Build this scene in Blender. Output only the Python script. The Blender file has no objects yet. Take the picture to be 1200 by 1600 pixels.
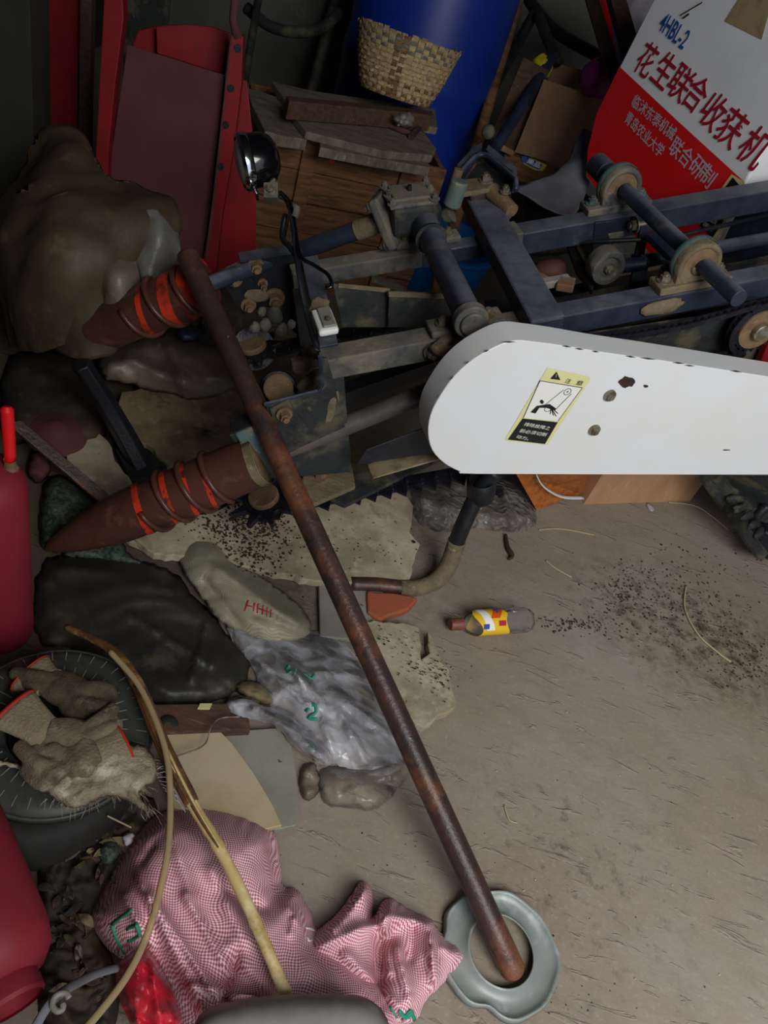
import bpy, bmesh, math, random
import numpy as np
from mathutils import Vector, Matrix, noise, geometry

# ------------------------------------------------------------------ camera, world, light
FPX, HC = 1230.0, 1.45
pt = math.radians(41.5); ro = math.atan2(500, 1300)
FW = Vector((0, math.cos(pt), -math.sin(pt)))
_r0 = Vector((1, 0, 0)); _u0 = Vector((0, math.sin(pt), math.cos(pt)))
RT = _r0 * math.cos(ro) + _u0 * math.sin(ro)
UP = -_r0 * math.sin(ro) + _u0 * math.cos(ro)
CAM = Vector((0, 0, HC))
sc = bpy.context.scene
cd = bpy.data.cameras.new('camera'); cam = bpy.data.objects.new('camera', cd)
sc.collection.objects.link(cam); sc.camera = cam
cam.matrix_world = Matrix(((RT.x, UP.x, -FW.x, CAM.x), (RT.y, UP.y, -FW.y, CAM.y), (RT.z, UP.z, -FW.z, CAM.z), (0, 0, 0, 1)))
cd.sensor_fit = 'VERTICAL'; cd.sensor_height = 24; cd.lens = 24 * FPX / 1600.0; cd.clip_start = .02
w = bpy.data.worlds.new('World'); sc.world = w; w.use_nodes = True
w.node_tree.nodes['Background'].inputs[0].default_value = (.78, .86, 1, 1)
w.node_tree.nodes['Background'].inputs[1].default_value = .9


def area(name, loc, target, sx, sy, power, col=(1, 1, 1)):
    l = bpy.data.lights.new(name, 'AREA'); l.shape = 'RECTANGLE'; l.size = sx; l.size_y = sy; l.energy = power; l.color = col
    o = bpy.data.objects.new(name, l); sc.collection.objects.link(o); o.location = loc
    o.rotation_euler = (Vector(target) - Vector(loc)).to_track_quat('-Z', 'Y').to_euler()
    return o


area('doorway_daylight', (.85, -1.25, 3.0), (.5, 1.4, .3), 3.2, 1.9, 205, (1, .98, .95))
sc.view_settings.view_transform = 'Standard'; sc.view_settings.look = 'None'
sc.view_settings.exposure = 0.12; sc.view_settings.gamma = 1; sc.view_settings.use_curve_mapping = False
COL = sc.collection
random.seed(4)

# ------------------------------------------------------------------ geometry helpers
def V(*a): return Vector(a)
def ray(x, y): return FW + RT * ((x - 600) / FPX) + UP * ((800 - y) / FPX)
def P(x, y, z=0.0):
    d = ray(x, y); return CAM + d * ((z - HC) / d.z)
def D(x, y, t): return CAM + ray(x, y) * t
def PL(x, y, p0, n):
    d = ray(x, y); return CAM + d * ((p0 - CAM).dot(n) / d.dot(n))
_az = math.radians(30); _el = math.radians(17.8)
E1 = V(math.cos(_az) * math.cos(_el), math.sin(_az) * math.cos(_el), math.sin(_el))
E2 = V(-math.sin(_az), math.cos(_az), 0); E3 = E1.cross(E2)
OM = D(800, 490, 1.6)
def T(x, y, c=0.0): return PL(x, y, OM + E3 * c, E3)        # machine deck planes
def S(x, y, b=0.0): return PL(x, y, OM + E2 * b, E2)        # machine side planes
def MP(a, b, c): return OM + E1 * a + E2 * b + E3 * c
def ABC(p): q = p - OM; return q.dot(E1), q.dot(E2), q.dot(E3)
ZU = V(0, 0, 1)


class G:
    def __init__(s): s.v = []; s.f = []; s.mi = []
    def add(s, vs, fs, m=0):
        o = len(s.v); s.v += [Vector(a) for a in vs]; s.f += [tuple(i + o for i in f) for f in fs]; s.mi += [m] * len(fs); return s
    def prism(s, pts, off, m=0):
        n = len(pts); pts = [Vector(p) for p in pts]; off = Vector(off)
        vs = pts + [p + off for p in pts]
        fs = [tuple(range(n)), tuple(range(2 * n - 1, n - 1, -1))] + [(i, i + n, (i + 1) % n + n, (i + 1) % n) for i in range(n)]
        nn = V(0, 0, 0)
        for i in range(n): nn += pts[i].cross(pts[(i + 1) % n])
        if nn.dot(off) > 0: fs = [tuple(reversed(f)) for f in fs]
        return s.add(vs, fs, m)
    def box(s, c, ax, ay, az, m=0):                          # half-extent vectors
        c = Vector(c); b = c - ax - ay - az
        return s.prism([b, b + 2 * ax, b + 2 * ax + 2 * ay, b + 2 * ay], 2 * az, m)
    def bar(s, p0, p1, wv, hv, m=0):                        # beam from p0 to p1 with half vectors
        p0 = Vector(p0); p1 = Vector(p1)
        return s.prism([p0 - wv - hv, p0 + wv - hv, p0 + wv + hv, p0 - wv + hv], p1 - p0, m)
    def tube(s, pts, rad, n=12, cap=True, m=0, flat=1.0, up=None):
        pts = [Vector(p) for p in pts]; k = len(pts)
        if not hasattr(rad, '__len__'): rad = [rad] * k
        vs = []; t0 = None; u = None
        for i in range(k):
            t = (pts[min(i + 1, k - 1)] - pts[max(i - 1, 0)]).normalized()
            if u is None:
                a = up if up is not None else (V(0, 0, 1) if abs(t.z) < .9 else V(1, 0, 0))
                u = (a - t * a.dot(t)).normalized()
            else:
                u = (u - t * u.dot(t)).normalized()
            b = t.cross(u)
            for j in range(n):
                an = 2 * math.pi * j / n
                vs.append(pts[i] + (u * math.cos(an) * flat + b * math.sin(an)) * rad[i])
        fs = [(i * n + j, i * n + (j + 1) % n, (i + 1) * n + (j + 1) % n, (i + 1) * n + j) for i in range(k - 1) for j in range(n)]
        if cap: fs += [tuple(range(n - 1, -1, -1)), tuple((k - 1) * n + j for j in range(n))]
        return s.add(vs, fs, m)
    def cyl(s, p0, p1, r, n=16, m=0, r1=None): return s.tube([p0, p1], [r, r if r1 is None else r1], n, m=m)
    def lathe(s, p0, ax, prof, n=32, m=0, a0=0, wob=None):   # prof: (radius, height along axis)
        p0 = Vector(p0); ax = Vector(ax).normalized(); a = V(0, 0, 1) if abs(ax.z) < .9 else V(1, 0, 0)
        u = (a - ax * a.dot(ax)).normalized(); b = ax.cross(u); vs = []
        for r, h in prof:
            for j in range(n):
                an = a0 + 2 * math.pi * j / n; q = 1 if wob is None else wob(an, r, h)
                vs.append(p0 + ax * h + (u * math.cos(an) + b * math.sin(an)) * r * q)
        k = len(prof)
        return s.add(vs, [(i * n + j, i * n + (j + 1) % n, (i + 1) * n + (j + 1) % n, (i + 1) * n + j) for i in range(k - 1) for j in range(n)], m)
    def hexbolt(s, p, ax, r, h, m=0):
        ax = Vector(ax).normalized()
        s.tube([p, p + ax * h * .25], [r * 1.5] * 2, 16, m=m); s.tube([p + ax * h * .25, p + ax * h], [r, r * .94], 6, m=m)
        return s.tube([p + ax * h, p + ax * h * 1.35], [r * .55] * 2, 8, m=m)
    def gear(s, c, ax, ri, rp, ro_, n, th, m=0, hole=None):
        ax = Vector(ax).normalized(); a = V(0, 0, 1) if abs(ax.z) < .9 else V(1, 0, 0)
        u = (a - ax * a.dot(ax)).normalized(); b = ax.cross(u); pts = []
        for i in range(n):
            for fr, r in ((0, rp), (.3, rp), (.55, ro_), (.7, ro_)):
                an = 2 * math.pi * (i + fr) / n; pts.append(c + (u * math.cos(an) + b * math.sin(an)) * r - ax * th / 2)
        return s.prism(pts, ax * th, m)


def mesh_obj(name, g, mats, parent=None, smooth=False, bevel=0, solid=0, origin=None, remesh=0, sub=0, fix=False):
    base = Vector(origin) if origin is not None else V(0, 0, 0)
    if parent is not None: base = PB[parent.name]
    elif origin is None:
        xs = [v.x for v in g.v]; ys = [v.y for v in g.v]; zs = [v.z for v in g.v]
        base = V((min(xs) + max(xs)) / 2, (min(ys) + max(ys)) / 2, min(zs))
    me = bpy.data.meshes.new(name)
    me.from_pydata([tuple(v - base) for v in g.v], [], g.f)
    if not isinstance(mats, (list, tuple)): mats = [mats]
    for m in mats: me.materials.append(m)
    me.polygons.foreach_set('material_index', g.mi)
    if fix:
        bm = bmesh.new(); bm.from_mesh(me); bmesh.ops.recalc_face_normals(bm, faces=bm.faces); bm.to_mesh(me); bm.free()
    if smooth:
        me.polygons.foreach_set('use_smooth', [True] * len(g.f))
        if smooth == 2: me.set_sharp_from_angle(angle=math.radians(38))
    me.update()
    o = bpy.data.objects.new(name, me); COL.objects.link(o)
    if parent is not None: o.parent = parent
    else: o.location = base
    PB[o.name] = base
    if remesh:
        md = o.modifiers.new('r', 'REMESH'); md.mode = 'VOXEL'; md.voxel_size = remesh; md.use_smooth_shade = True
        ms = o.modifiers.new('s', 'SMOOTH'); ms.factor = .6; ms.iterations = 4
    if solid:
        md = o.modifiers.new('s', 'SOLIDIFY'); md.thickness = solid; md.offset = 0
    if bevel:
        md = o.modifiers.new('b', 'BEVEL'); md.width = bevel; md.segments = 2; md.limit_method = 'ANGLE'; md.angle_limit = math.radians(40)
    if sub:
        md = o.modifiers.new('u', 'SUBSURF'); md.levels = sub; md.render_levels = sub
    return o


PB = {}
def thing(name, label, cat, loc, group=None):
    o = bpy.data.objects.new(name, None); COL.objects.link(o); o.location = loc; o.empty_display_size = .05
    o['label'] = label; o['category'] = cat
    if group: o['group'] = group
    PB[o.name] = Vector(loc); return o
def tag(o, label=None, cat=None, group=None, kind=None):
    if label: o['label'] = label
    if cat: o['category'] = cat
    if group: o['group'] = group
    if kind: o['kind'] = kind
    return o


# ------------------------------------------------------------------ materials
def C(h, a=1):
    h = h.lstrip('#'); r = []
    for i in (0, 2, 4):
        x = int(h[i:i + 2], 16) / 255; r.append(x / 12.92 if x <= .04045 else ((x + .055) / 1.055) ** 2.4)
    return (*r, a)
def nd(t, typ, **k):
    n = t.nodes.new(typ)
    for a, b in k.items(): setattr(n, a, b)
    return n
def mixc(t, fac, a, b):
    n = nd(t, 'ShaderNodeMix', data_type='RGBA')
    for s, v in ((0, fac), (6, a), (7, b)):
        if hasattr(v, 'links') or hasattr(v, 'is_linked'): t.links.new(v, n.inputs[s])
        else: n.inputs[s].default_value = v
    return n.outputs[2]
def ramp(t, fac, lo, hi):
    n = nd(t, 'ShaderNodeMapRange'); n.inputs[1].default_value = lo; n.inputs[2].default_value = hi; t.links.new(fac, n.inputs[0]); return n.outputs[0]
def noi(t, vec, scale, detail=4, rough=.6, dist=0):
    n = nd(t, 'ShaderNodeTexNoise'); n.inputs['Scale'].default_value = scale; n.inputs['Detail'].default_value = detail
    n.inputs['Roughness'].default_value = rough; n.inputs['Distortion'].default_value = dist
    if vec is not None: t.links.new(vec, n.inputs['Vector'])
    return n.outputs[0]
def mat(name, col, rough=.6, metal=0, layers=(), bump=0, bscale=60, stretch=None, spec=.4, trans=0, alpha=1, sheen=0, coat=0, mods=None):
    """layers: (colour, noise scale, lo, hi) mixed on top one after another"""
    m = bpy.data.materials.new(name); m.use_nodes = True; t = m.node_tree; b = t.nodes['Principled BSDF']
    tc = nd(t, 'ShaderNodeTexCoord'); vec = tc.outputs['Object']
    if stretch:
        mp = nd(t, 'ShaderNodeMapping'); mp.inputs['Scale'].default_value = stretch; t.links.new(vec, mp.inputs[0]); vec = mp.outputs[0]
    cur = C(col) if isinstance(col, str) else col
    for i, (c2, s, lo, hi) in enumerate(layers):
        mp = nd(t, 'ShaderNodeMapping'); mp.inputs['Location'].default_value = (i * 3.7, i * 1.3, i * 2.1); t.links.new(vec, mp.inputs[0])
        cur = mixc(t, ramp(t, noi(t, mp.outputs[0], s, 6, .65), lo, hi), cur, C(c2))
    if mods: cur = mods(t, vec, cur)
    if hasattr(cur, 'is_linked'): t.links.new(cur, b.inputs['Base Color'])
    else: b.inputs['Base Color'].default_value = cur
    b.inputs['Roughness'].default_value = rough; b.inputs['Metallic'].default_value = metal
    b.inputs['Specular IOR Level'].default_value = spec; b.inputs['Alpha'].default_value = alpha
    b.inputs['Transmission Weight'].default_value = trans; b.inputs['Coat Weight'].default_value = coat
    if bump:
        bn = nd(t, 'ShaderNodeBump'); bn.inputs['Strength'].default_value = bump; bn.inputs['Distance'].default_value = .004
        t.links.new(noi(t, vec, bscale, 5, .6), bn.inputs['Height']); t.links.new(bn.outputs[0], b.inputs['Normal'])
    return m


def film(name, col, opac, rough=.18, streak=40):
    """thin crumpled film: mostly see-through, glossy"""
    m = bpy.data.materials.new(name); m.use_nodes = True; t = m.node_tree; t.nodes.clear()
    out = nd(t, 'ShaderNodeOutputMaterial'); tr = nd(t, 'ShaderNodeBsdfTransparent'); df = nd(t, 'ShaderNodeBsdfDiffuse'); gl = nd(t, 'ShaderNodeBsdfGlossy')
    df.inputs[0].default_value = C(col); gl.inputs[1].default_value = rough; gl.inputs[0].default_value = (.9, .93, 1, 1)
    tc = nd(t, 'ShaderNodeTexCoord'); mp = nd(t, 'ShaderNodeMapping'); mp.inputs['Rotation'].default_value = (0, 0, .6); mp.inputs['Scale'].default_value = (1, 1.5, 1)
    t.links.new(tc.outputs['Object'], mp.inputs[0])
    nn = noi(t, mp.outputs[0], streak, 3, .5, .5); bn = nd(t, 'ShaderNodeBump'); bn.inputs['Strength'].default_value = .75; bn.inputs['Distance'].default_value = .012
    vo = nd(t, 'ShaderNodeTexVoronoi'); vo.inputs['Scale'].default_value = streak * 1.3; t.links.new(mp.outputs[0], vo.inputs['Vector'])
    am = nd(t, 'ShaderNodeMath', operation='ADD'); t.links.new(vo.outputs['Distance'], am.inputs[0]); t.links.new(nn, am.inputs[1]); t.links.new(am.outputs[0], bn.inputs['Height'])
    for s in (df, gl): t.links.new(bn.outputs[0], s.inputs['Normal'])
    m1 = nd(t, 'ShaderNodeMixShader'); t.links.new(ramp(t, nn, .35, .75), m1.inputs[0])
    mr = nd(t, 'ShaderNodeMapRange'); mr.inputs[3].default_value = opac * .3; mr.inputs[4].default_value = min(1, opac * 1.9); t.links.new(ramp(t, nn, .4, .8), mr.inputs[0]); t.links.new(mr.outputs[0], m1.inputs[0])
    t.links.new(tr.outputs[0], m1.inputs[1]); t.links.new(df.outputs[0], m1.inputs[2])
    fr = nd(t, 'ShaderNodeLayerWeight'); fr.inputs[0].default_value = .28; t.links.new(bn.outputs[0], fr.inputs['Normal'])
    m2 = nd(t, 'ShaderNodeMixShader'); t.links.new(fr.outputs['Fresnel'], m2.inputs[0]); t.links.new(m1.outputs[0], m2.inputs[1]); t.links.new(gl.outputs[0], m2.inputs[2])
    t.links.new(m2.outputs[0], out.inputs[0]); return m


def weave(c1, c2, scale, rot=.5):
    def f(t, vec, cur):
        mp = nd(t, 'ShaderNodeMapping'); mp.inputs['Rotation'].default_value = (0, 0, rot); mp.inputs['Scale'].default_value = (1, 1, .02)
        dn = nd(t, 'ShaderNodeTexNoise'); dn.inputs['Scale'].default_value = 9; t.links.new(vec, dn.inputs['Vector'])
        ad = nd(t, 'ShaderNodeVectorMath', operation='MULTIPLY_ADD'); ad.inputs[1].default_value = (.05, .05, 0)
        t.links.new(dn.outputs['Color'], ad.inputs[0]); t.links.new(vec, ad.inputs[2]); t.links.new(ad.outputs[0], mp.inputs[0])
        ck = nd(t, 'ShaderNodeTexChecker'); ck.inputs['Scale'].default_value = scale; t.links.new(mp.outputs[0], ck.inputs[0])
        a = mixc(t, ck.outputs['Fac'], C(c1), C(c2)); return mixc(t, ramp(t, noi(t, vec, 8, 4), .5, .85), a, cur)
    return f


def topdust_lit(c, amt):  # upward faces lightened: dust plus light from above put into the colour
    def f(t, vec, cur):
        ge = nd(t, 'ShaderNodeNewGeometry'); sx = nd(t, 'ShaderNodeSeparateXYZ'); t.links.new(ge.outputs['Normal'], sx.inputs[0])
        mu = nd(t, 'ShaderNodeMath', operation='MULTIPLY'); t.links.new(ramp(t, sx.outputs['Z'], .55, .98), mu.inputs[0]); t.links.new(ramp(t, noi(t, vec, 7, 5, .7), .25, .25 + .5 / amt), mu.inputs[1])
        return mixc(t, mu.outputs[0], cur, C(c))
    return f
M = {}
M['blue_steel'] = mat('blue_steel', '#222838', .4, .0, [('#333a48', 14, .4, .7), ('#5c5850', 9, .6, .74), ('#1f2430', 30, .6, .75)], .25, 120, mods=topdust_lit('#757781', .95))
M['dusty_steel'] = mat('dusty_steel', '#4c4c4a', .7, 0, [('#6d6658', 12, .45, .62), ('#2c323b', 16, .52, .64), ('#8a806e', 22, .62, .75)], .5, 90, mods=topdust_lit('#8f8574', .8))
M['muddy_dark'] = mat('muddy_dark', '#26292a', .7, 0, [('#504b3a', 12, .5, .62), ('#171a1c', 20, .5, .7), ('#7b6c47', 30, .66, .75)], .6, 90)
M['mud'] = mat('mud', '#75684f', .9, 0, [('#594d3c', 25, .4, .7), ('#8f8063', 60, .6, .7)], .8, 120)
M['black_steel'] = mat('black_steel', '#17191e', .42, 0, [('#2b2e33', 20, .5, .8), ('#5a503c', 12, .68, .76)], .3, 150)
M['chain_steel'] = mat('chain_steel', '#17171c', .36, .3, [('#2c2c38', 30, .4, .7)], .4, 150)
M['navy'] = mat('navy', '#1a2030', .45, 0, [('#323a52', 14, .45, .75), ('#6a6356', 10, .64, .74)], .2, 100)
M['cover_paint'] = mat('cover_paint', '#f6f8fc', .4, 0, [('#e4e6ea', 3, .45, .75)], .03, 60)
M['white_paint'] = mat('white_paint', '#dcdfe1', .38, 0, [('#dcdad2', 4, .45, .75), ('#6b4a3a', 22, .735, .75)], .04, 60, coat=.2)
M['rust_pipe'] = mat('rust_pipe', '#46302a', .38, .1, [('#33292a', 12, .4, .6), ('#784a32', 7, .5, .66), ('#8f7a72', 28, .68, .76), ('#2a2b2c', 15, .58, .7)], .35, 120)
M['grey_pipe'] = mat('grey_pipe', '#5f5852', .5, .1, [('#4a4542', 14, .4, .6), ('#6d5248', 9, .55, .7)], .3, 90)
M['cone_brown'] = mat('cone_brown', '#56332a', .35, 0, [('#3c2820', 8, .4, .7), ('#6f4438', 20, .55, .7)], .3, 60)
M['cone_orange'] = mat('cone_orange', '#c93a22', .4, 0, [('#7c2c1e', 10, .5, .6), ('#4b2a22', 22, .55, .62)], .2, 60)
M['teal_paint'] = mat('teal_paint', '#4b6668', .6, 0, [('#6f6a5a', 14, .45, .6), ('#2c4347', 20, .55, .65), ('#83968f', 40, .6, .7)], .3, 80)
M['bolt'] = mat('bolt', '#8a8478', .45, .5, [('#6e5d45', 60, .45, .6)], .2, 200)
M['rusty_hub'] = mat('rusty_hub', '#7c6349', .75, .1, [('#5f4a35', 30, .4, .7), ('#948067', 60, .6, .7)], .4, 150)
M['chrome'] = mat('chrome', '#d8dce0', .12, 1)
M['lamp_black'] = mat('lamp_black', '#0a0b0f', .18, 0, coat=.5)
M['lamp_glass'] = mat('lamp_glass', '#c4ccd4', .08, .6, bump=.3, bscale=200)
M['red_panel'] = mat('red_panel', '#e0181c', .4, 0, [('#e8262a', 3, .4, .7), ('#8c3a2c', 14, .7, .75)], .05, 50)
M['ink_red'] = mat('ink_red', '#a8172e', .6)
M['ink_blue'] = mat('ink_blue', '#17539a', .6)
M['ink_silver'] = mat('ink_silver', '#c3b9c4', .5)
M['ink_black'] = mat('ink_black', '#17181a', .6)
M['ink_white'] = mat('ink_white', '#e4e4dc', .6)
M['ink_green'] = mat('ink_green', '#2b8a72', .6)
M['sticker_cream'] = mat('sticker_cream', '#d8d49a', .5)
M['masking'] = mat('masking', '#a8946c', .7, 0, [('#8d7a58', 30, .5, .7)])
M['red_dark'] = mat('red_dark', '#8c111a', .5, 0, [('#6a1216', 6, .4, .7), ('#4d2a1c', 10, .6, .72)], .15, 60)
M['red_dust'] = mat('red_dust', '#5c3231', .8, 0, [('#4f2b28', 4, .4, .7), ('#3a3028', 7, .62, .72)], .1, 60)
M['cyl_red'] = mat('cyl_red', '#8c2230', .6, 0, [('#7c2430', 5, .4, .7), ('#c06a6c', 40, .68, .75), ('#5d2c2c', 14, .66, .72)], .1, 80)
M['brown_sheet'] = mat('brown_sheet', '#4f432f', .6, 0, [('#3a3022', 5, .4, .7), ('#6b5f49', 9, .58, .75), ('#43291e', 4, .55, .7)], .5, 40)
M['grey_sheet'] = mat('grey_sheet', '#7b6f60', .4, 0, [('#5d5245', 6, .4, .7), ('#9a9084', 12, .6, .75)], .5, 40)
M['pale_sheet'] = mat('pale_sheet', '#74746e', .4, 0, [('#4f4c44', 6, .4, .65), ('#a4a8a4', 12, .62, .78)], .5, 40)
M['rubber_sheet'] = mat('rubber_sheet', '#35312a', .5, 0, [('#20201f', 5, .4, .65), ('#524c3c', 8, .56, .72)], .3, 40)
M['barrel'] = mat('barrel', '#10308f', .42, 0, [('#0d2571', 3, .4, .7), ('#3c4f92', 20, .7, .78)], .05, 30)
M['wood_dark'] = mat('wood_dark', '#5a4030', .8, 0, [('#42302a', 10, .4, .6), ('#7a5a3c', 20, .6, .7)], .5, 80, stretch=(1, 8, 8))
M['wood_crate'] = mat('wood_crate', '#7c5738', .8, 0, [('#5a3c26', 8, .4, .6), ('#8c6842', 16, .58, .7)], .5, 80, stretch=(1, 1, 8))
M['wood_grey'] = mat('wood_grey', '#7c7162', .85, 0, [('#5e5449', 8, .4, .6), ('#94897a', 14, .58, .7)], .5, 80, stretch=(2, 9, 2))
M['wicker'] = mat('wicker', '#b5a078', .7, 0, [('#94794f', 30, .4, .65), ('#cfbe98', 50, .55, .68), ('#66646c', 20, .62, .7)], .4, 150)
M['wicker_grey'] = mat('wicker_grey', '#77746c', .75, 0, [('#5a5650', 40, .4, .6), ('#a39a86', 60, .58, .7)], .4, 150)
M['wicker_brown'] = mat('wicker_brown', '#84643f', .75, 0, [('#4f3724', 40, .4, .6), ('#8c6c48', 60, .58, .7)], .4, 150)
M['card'] = mat('card', '#8a6a50', .85, 0, [('#6f523e', 5, .4, .7), ('#9c7d62', 12, .6, .75)], .15, 60)
M['card_light'] = mat('card_light', '#b08764', .8, 0, [('#9c7455', 6, .4, .7), ('#c79c78', 20, .6, .7)], .15, 60, stretch=(1, 6, 1))
M['wood_orange'] = mat('wood_orange', '#b0692e', .55, 0, [('#8f4f20', 12, .4, .6), ('#c98246', 20, .6, .7)], .2, 60, stretch=(5, 1, 5))
M['white_strap'] = mat('white_strap', '#d6d8da', .4)
M['foam'] = mat('foam', '#a69c84', .9, 0, [('#8b8068', 8, .45, .62), ('#bab19a', 20, .5, .7), ('#6a5c44', 5, .6, .7), ('#241f18', 30, .66, .7)], .35, 160)
M['foam_dirty'] = mat('foam_dirty', '#85785a', .9, 0, [('#665a40', 8, .42, .6), ('#9a8f74', 20, .55, .7), ('#241b12', 7, .55, .66)], .35, 160)
M['dirt'] = mat('dirt', '#2a2119', .95, 0, [('#463828', 60, .4, .7)], .8, 200)
M['tile_cream'] = mat('tile_cream', '#b5a68a', .45, 0, [('#a3906e', 5, .45, .7), ('#6d5c48', 6, .7, .76)], .15, 60)
M['tile_grey'] = mat('tile_grey', '#8d8b80', .5, 0, [('#7c796c', 8, .4, .7), ('#4a463c', 40, .68, .72)], .15, 80)
M['brick'] = mat('brick', '#9c5238', .8, 0, [('#7d5a44', 12, .5, .7)], .4, 90)
M['sack_white'] = mat('sack_white', '#8d8872', .5, 0, [('#6f6850', 6, .5, .7)], .2, 60, mods=weave('#9c9884', '#7f7b68', 420, .4))
M['sack_pink'] = mat('sack_pink', '#a8686c', .7, 0, [('#8a544c', 6, .45, .7)], .15, 60, mods=weave('#b05a70', '#f0d4d6', 330, .55))
M['sack_inside'] = mat('sack_inside', '#5c3530', .8, 0, [], .15, 60, mods=weave('#6d3a3c', '#8a625e', 190, .55))
M['glove'] = mat('glove', '#7d735d', .95, 0, [('#52493a', 14, .42, .62), ('#a89e88', 30, .55, .72), ('#3a3128', 8, .58, .7)]
    , .9, 220)
M['rag_cotton'] = mat('rag_cotton', '#b0a58c', .95, 0, [('#7d7058', 12, .5, .66), ('#cdc5b4', 30, .55, .7)], .9, 220)
M['rib_cuff'] = mat('rib_cuff', '#978b70', .95, 0, [('#7c6b4c', 20, .4, .7)], .9, 220)
M['cuff_red'] = mat('cuff_red', '#b8301c', .8)
M['black_plastic'] = mat('black_plastic', '#3d403c', .5, 0, [('#3c3d36', 10, .5, .7), ('#1b1c1c', 20, .5, .7)], .1, 60)
M['tyre'] = mat('tyre', '#1c1c1b', .75, 0, [('#302c25', 10, .5, .7)], .3, 80)
M['grey_rubber'] = mat('grey_rubber', '#8a8782', .6, 0, [('#74716c', 8, .4, .7)], .2, 60)
M['bamboo'] = mat('bamboo', '#cdb37c', .5, 0, [('#a3814c', 8, .52, .68), ('#e2d2a8', 20, .55, .7)], .2, 80)
M['bark'] = mat('bark', '#7a5230', .6, 0, [('#4d3420', 8, .45, .6), ('#b08c54', 12, .58, .66), ('#8c4a34', 10, .66, .72)], .4, 80)
M['galv'] = mat('galv', '#8d9490', .45, .15, [('#7d8582', 10, .4, .7), ('#9fa9a8', 25, .55, .7)], .12, 60)
M['bottle_cap'] = mat('bottle_cap', '#6b3c30', .5, 0, [('#8a4c3a', 30, .4, .7)])
M['label_yellow'] = mat('label_yellow', '#e0b82a', .35)
M['label_orange'] = mat('label_orange', '#d5531c', .35)
M['label_blue'] = mat('label_blue', '#2c4f9c', .35)
M['straw'] = mat('straw', '#a89878', .8)
M['pink_plastic'] = mat('pink_plastic', '#8c2a72', .35, 0, [('#6a2058', 12, .4, .7)], .4, 60)
M['yellow_plastic'] = mat('yellow_plastic', '#c0b020', .4)
M['blue_tub'] = mat('blue_tub', '#0f5c9c', .35)
M['grey_cloth'] = mat('grey_cloth', '#767880', .7, 0, [('#5c5e66', 6, .4, .7)], .3, 50)
M['white_cloth'] = mat('white_cloth', '#b8b4be', .5, 0, [('#8f8a98', 8, .4, .7)], .4, 50)
M['scrap'] = mat('scrap', '#9a948e', .5, 0, [('#706a66', 20, .4, .7)], .5, 80)
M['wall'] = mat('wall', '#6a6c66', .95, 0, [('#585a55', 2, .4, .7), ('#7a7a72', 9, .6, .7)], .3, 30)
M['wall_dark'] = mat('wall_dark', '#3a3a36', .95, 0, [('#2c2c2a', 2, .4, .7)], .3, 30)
M['glove_dark'] = mat('glove_dark', '#5d523e', .95, 0, [('#352c22', 14, .42, .62), ('#746a52', 30, .58, .75), ('#2a2119', 8, .55, .7)], .9, 220)
M['junk_dark'] = mat('junk_dark', '#2b2620', .8, 0, [('#443826', 8, .5, .65), ('#5d4a34', 20, .64, .72)], .5, 60)
M['red_film'] = film('red_film', '#f42a40', .95, .25, 16)
M['clear_film'] = film('clear_film', '#eef0fa', .34, .1, 15)
M['dull_film'] = film('dull_film', '#b0a995', .26, .3, 15)
M['smoke_film'] = film('smoke_film', '#a8a6a6', .28, .16, 34)
M['net'] = mat('net', '#4a564c', .6, 0, [('#2c342e', 90, .45, .55)], .6, 200)


def glassy(name, col, rough=.05, alpha=.0, dc='#b4b0a4'):
    m = bpy.data.materials.new(name); m.use_nodes = True; t = m.node_tree; t.nodes.clear()
    out = nd(t, 'ShaderNodeOutputMaterial'); tr = nd(t, 'ShaderNodeBsdfTransparent'); tr.inputs[0].default_value = C(col)
    gl = nd(t, 'ShaderNodeBsdfGlossy'); gl.inputs[1].default_value = rough; fr = nd(t, 'ShaderNodeLayerWeight'); fr.inputs[0].default_value = .13
    df = nd(t, 'ShaderNodeBsdfDiffuse'); df.inputs[0].default_value = C(dc); m0 = nd(t, 'ShaderNodeMixShader'); m0.inputs[0].default_value = alpha
    t.links.new(tr.outputs[0], m0.inputs[1]); t.links.new(df.outputs[0], m0.inputs[2])
    mx = nd(t, 'ShaderNodeMixShader'); t.links.new(fr.outputs['Fresnel'], mx.inputs[0]); t.links.new(m0.outputs[0], mx.inputs[1]); t.links.new(gl.outputs[0], mx.inputs[2])
    t.links.new(mx.outputs[0], out.inputs[0]); return m
M['pet'] = glassy('pet', '#f2f2f2', .06, .16, '#a8a49c')
M['hose'] = glassy('hose', '#e2d4b4', .12, .4, '#d8c49a')


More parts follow.
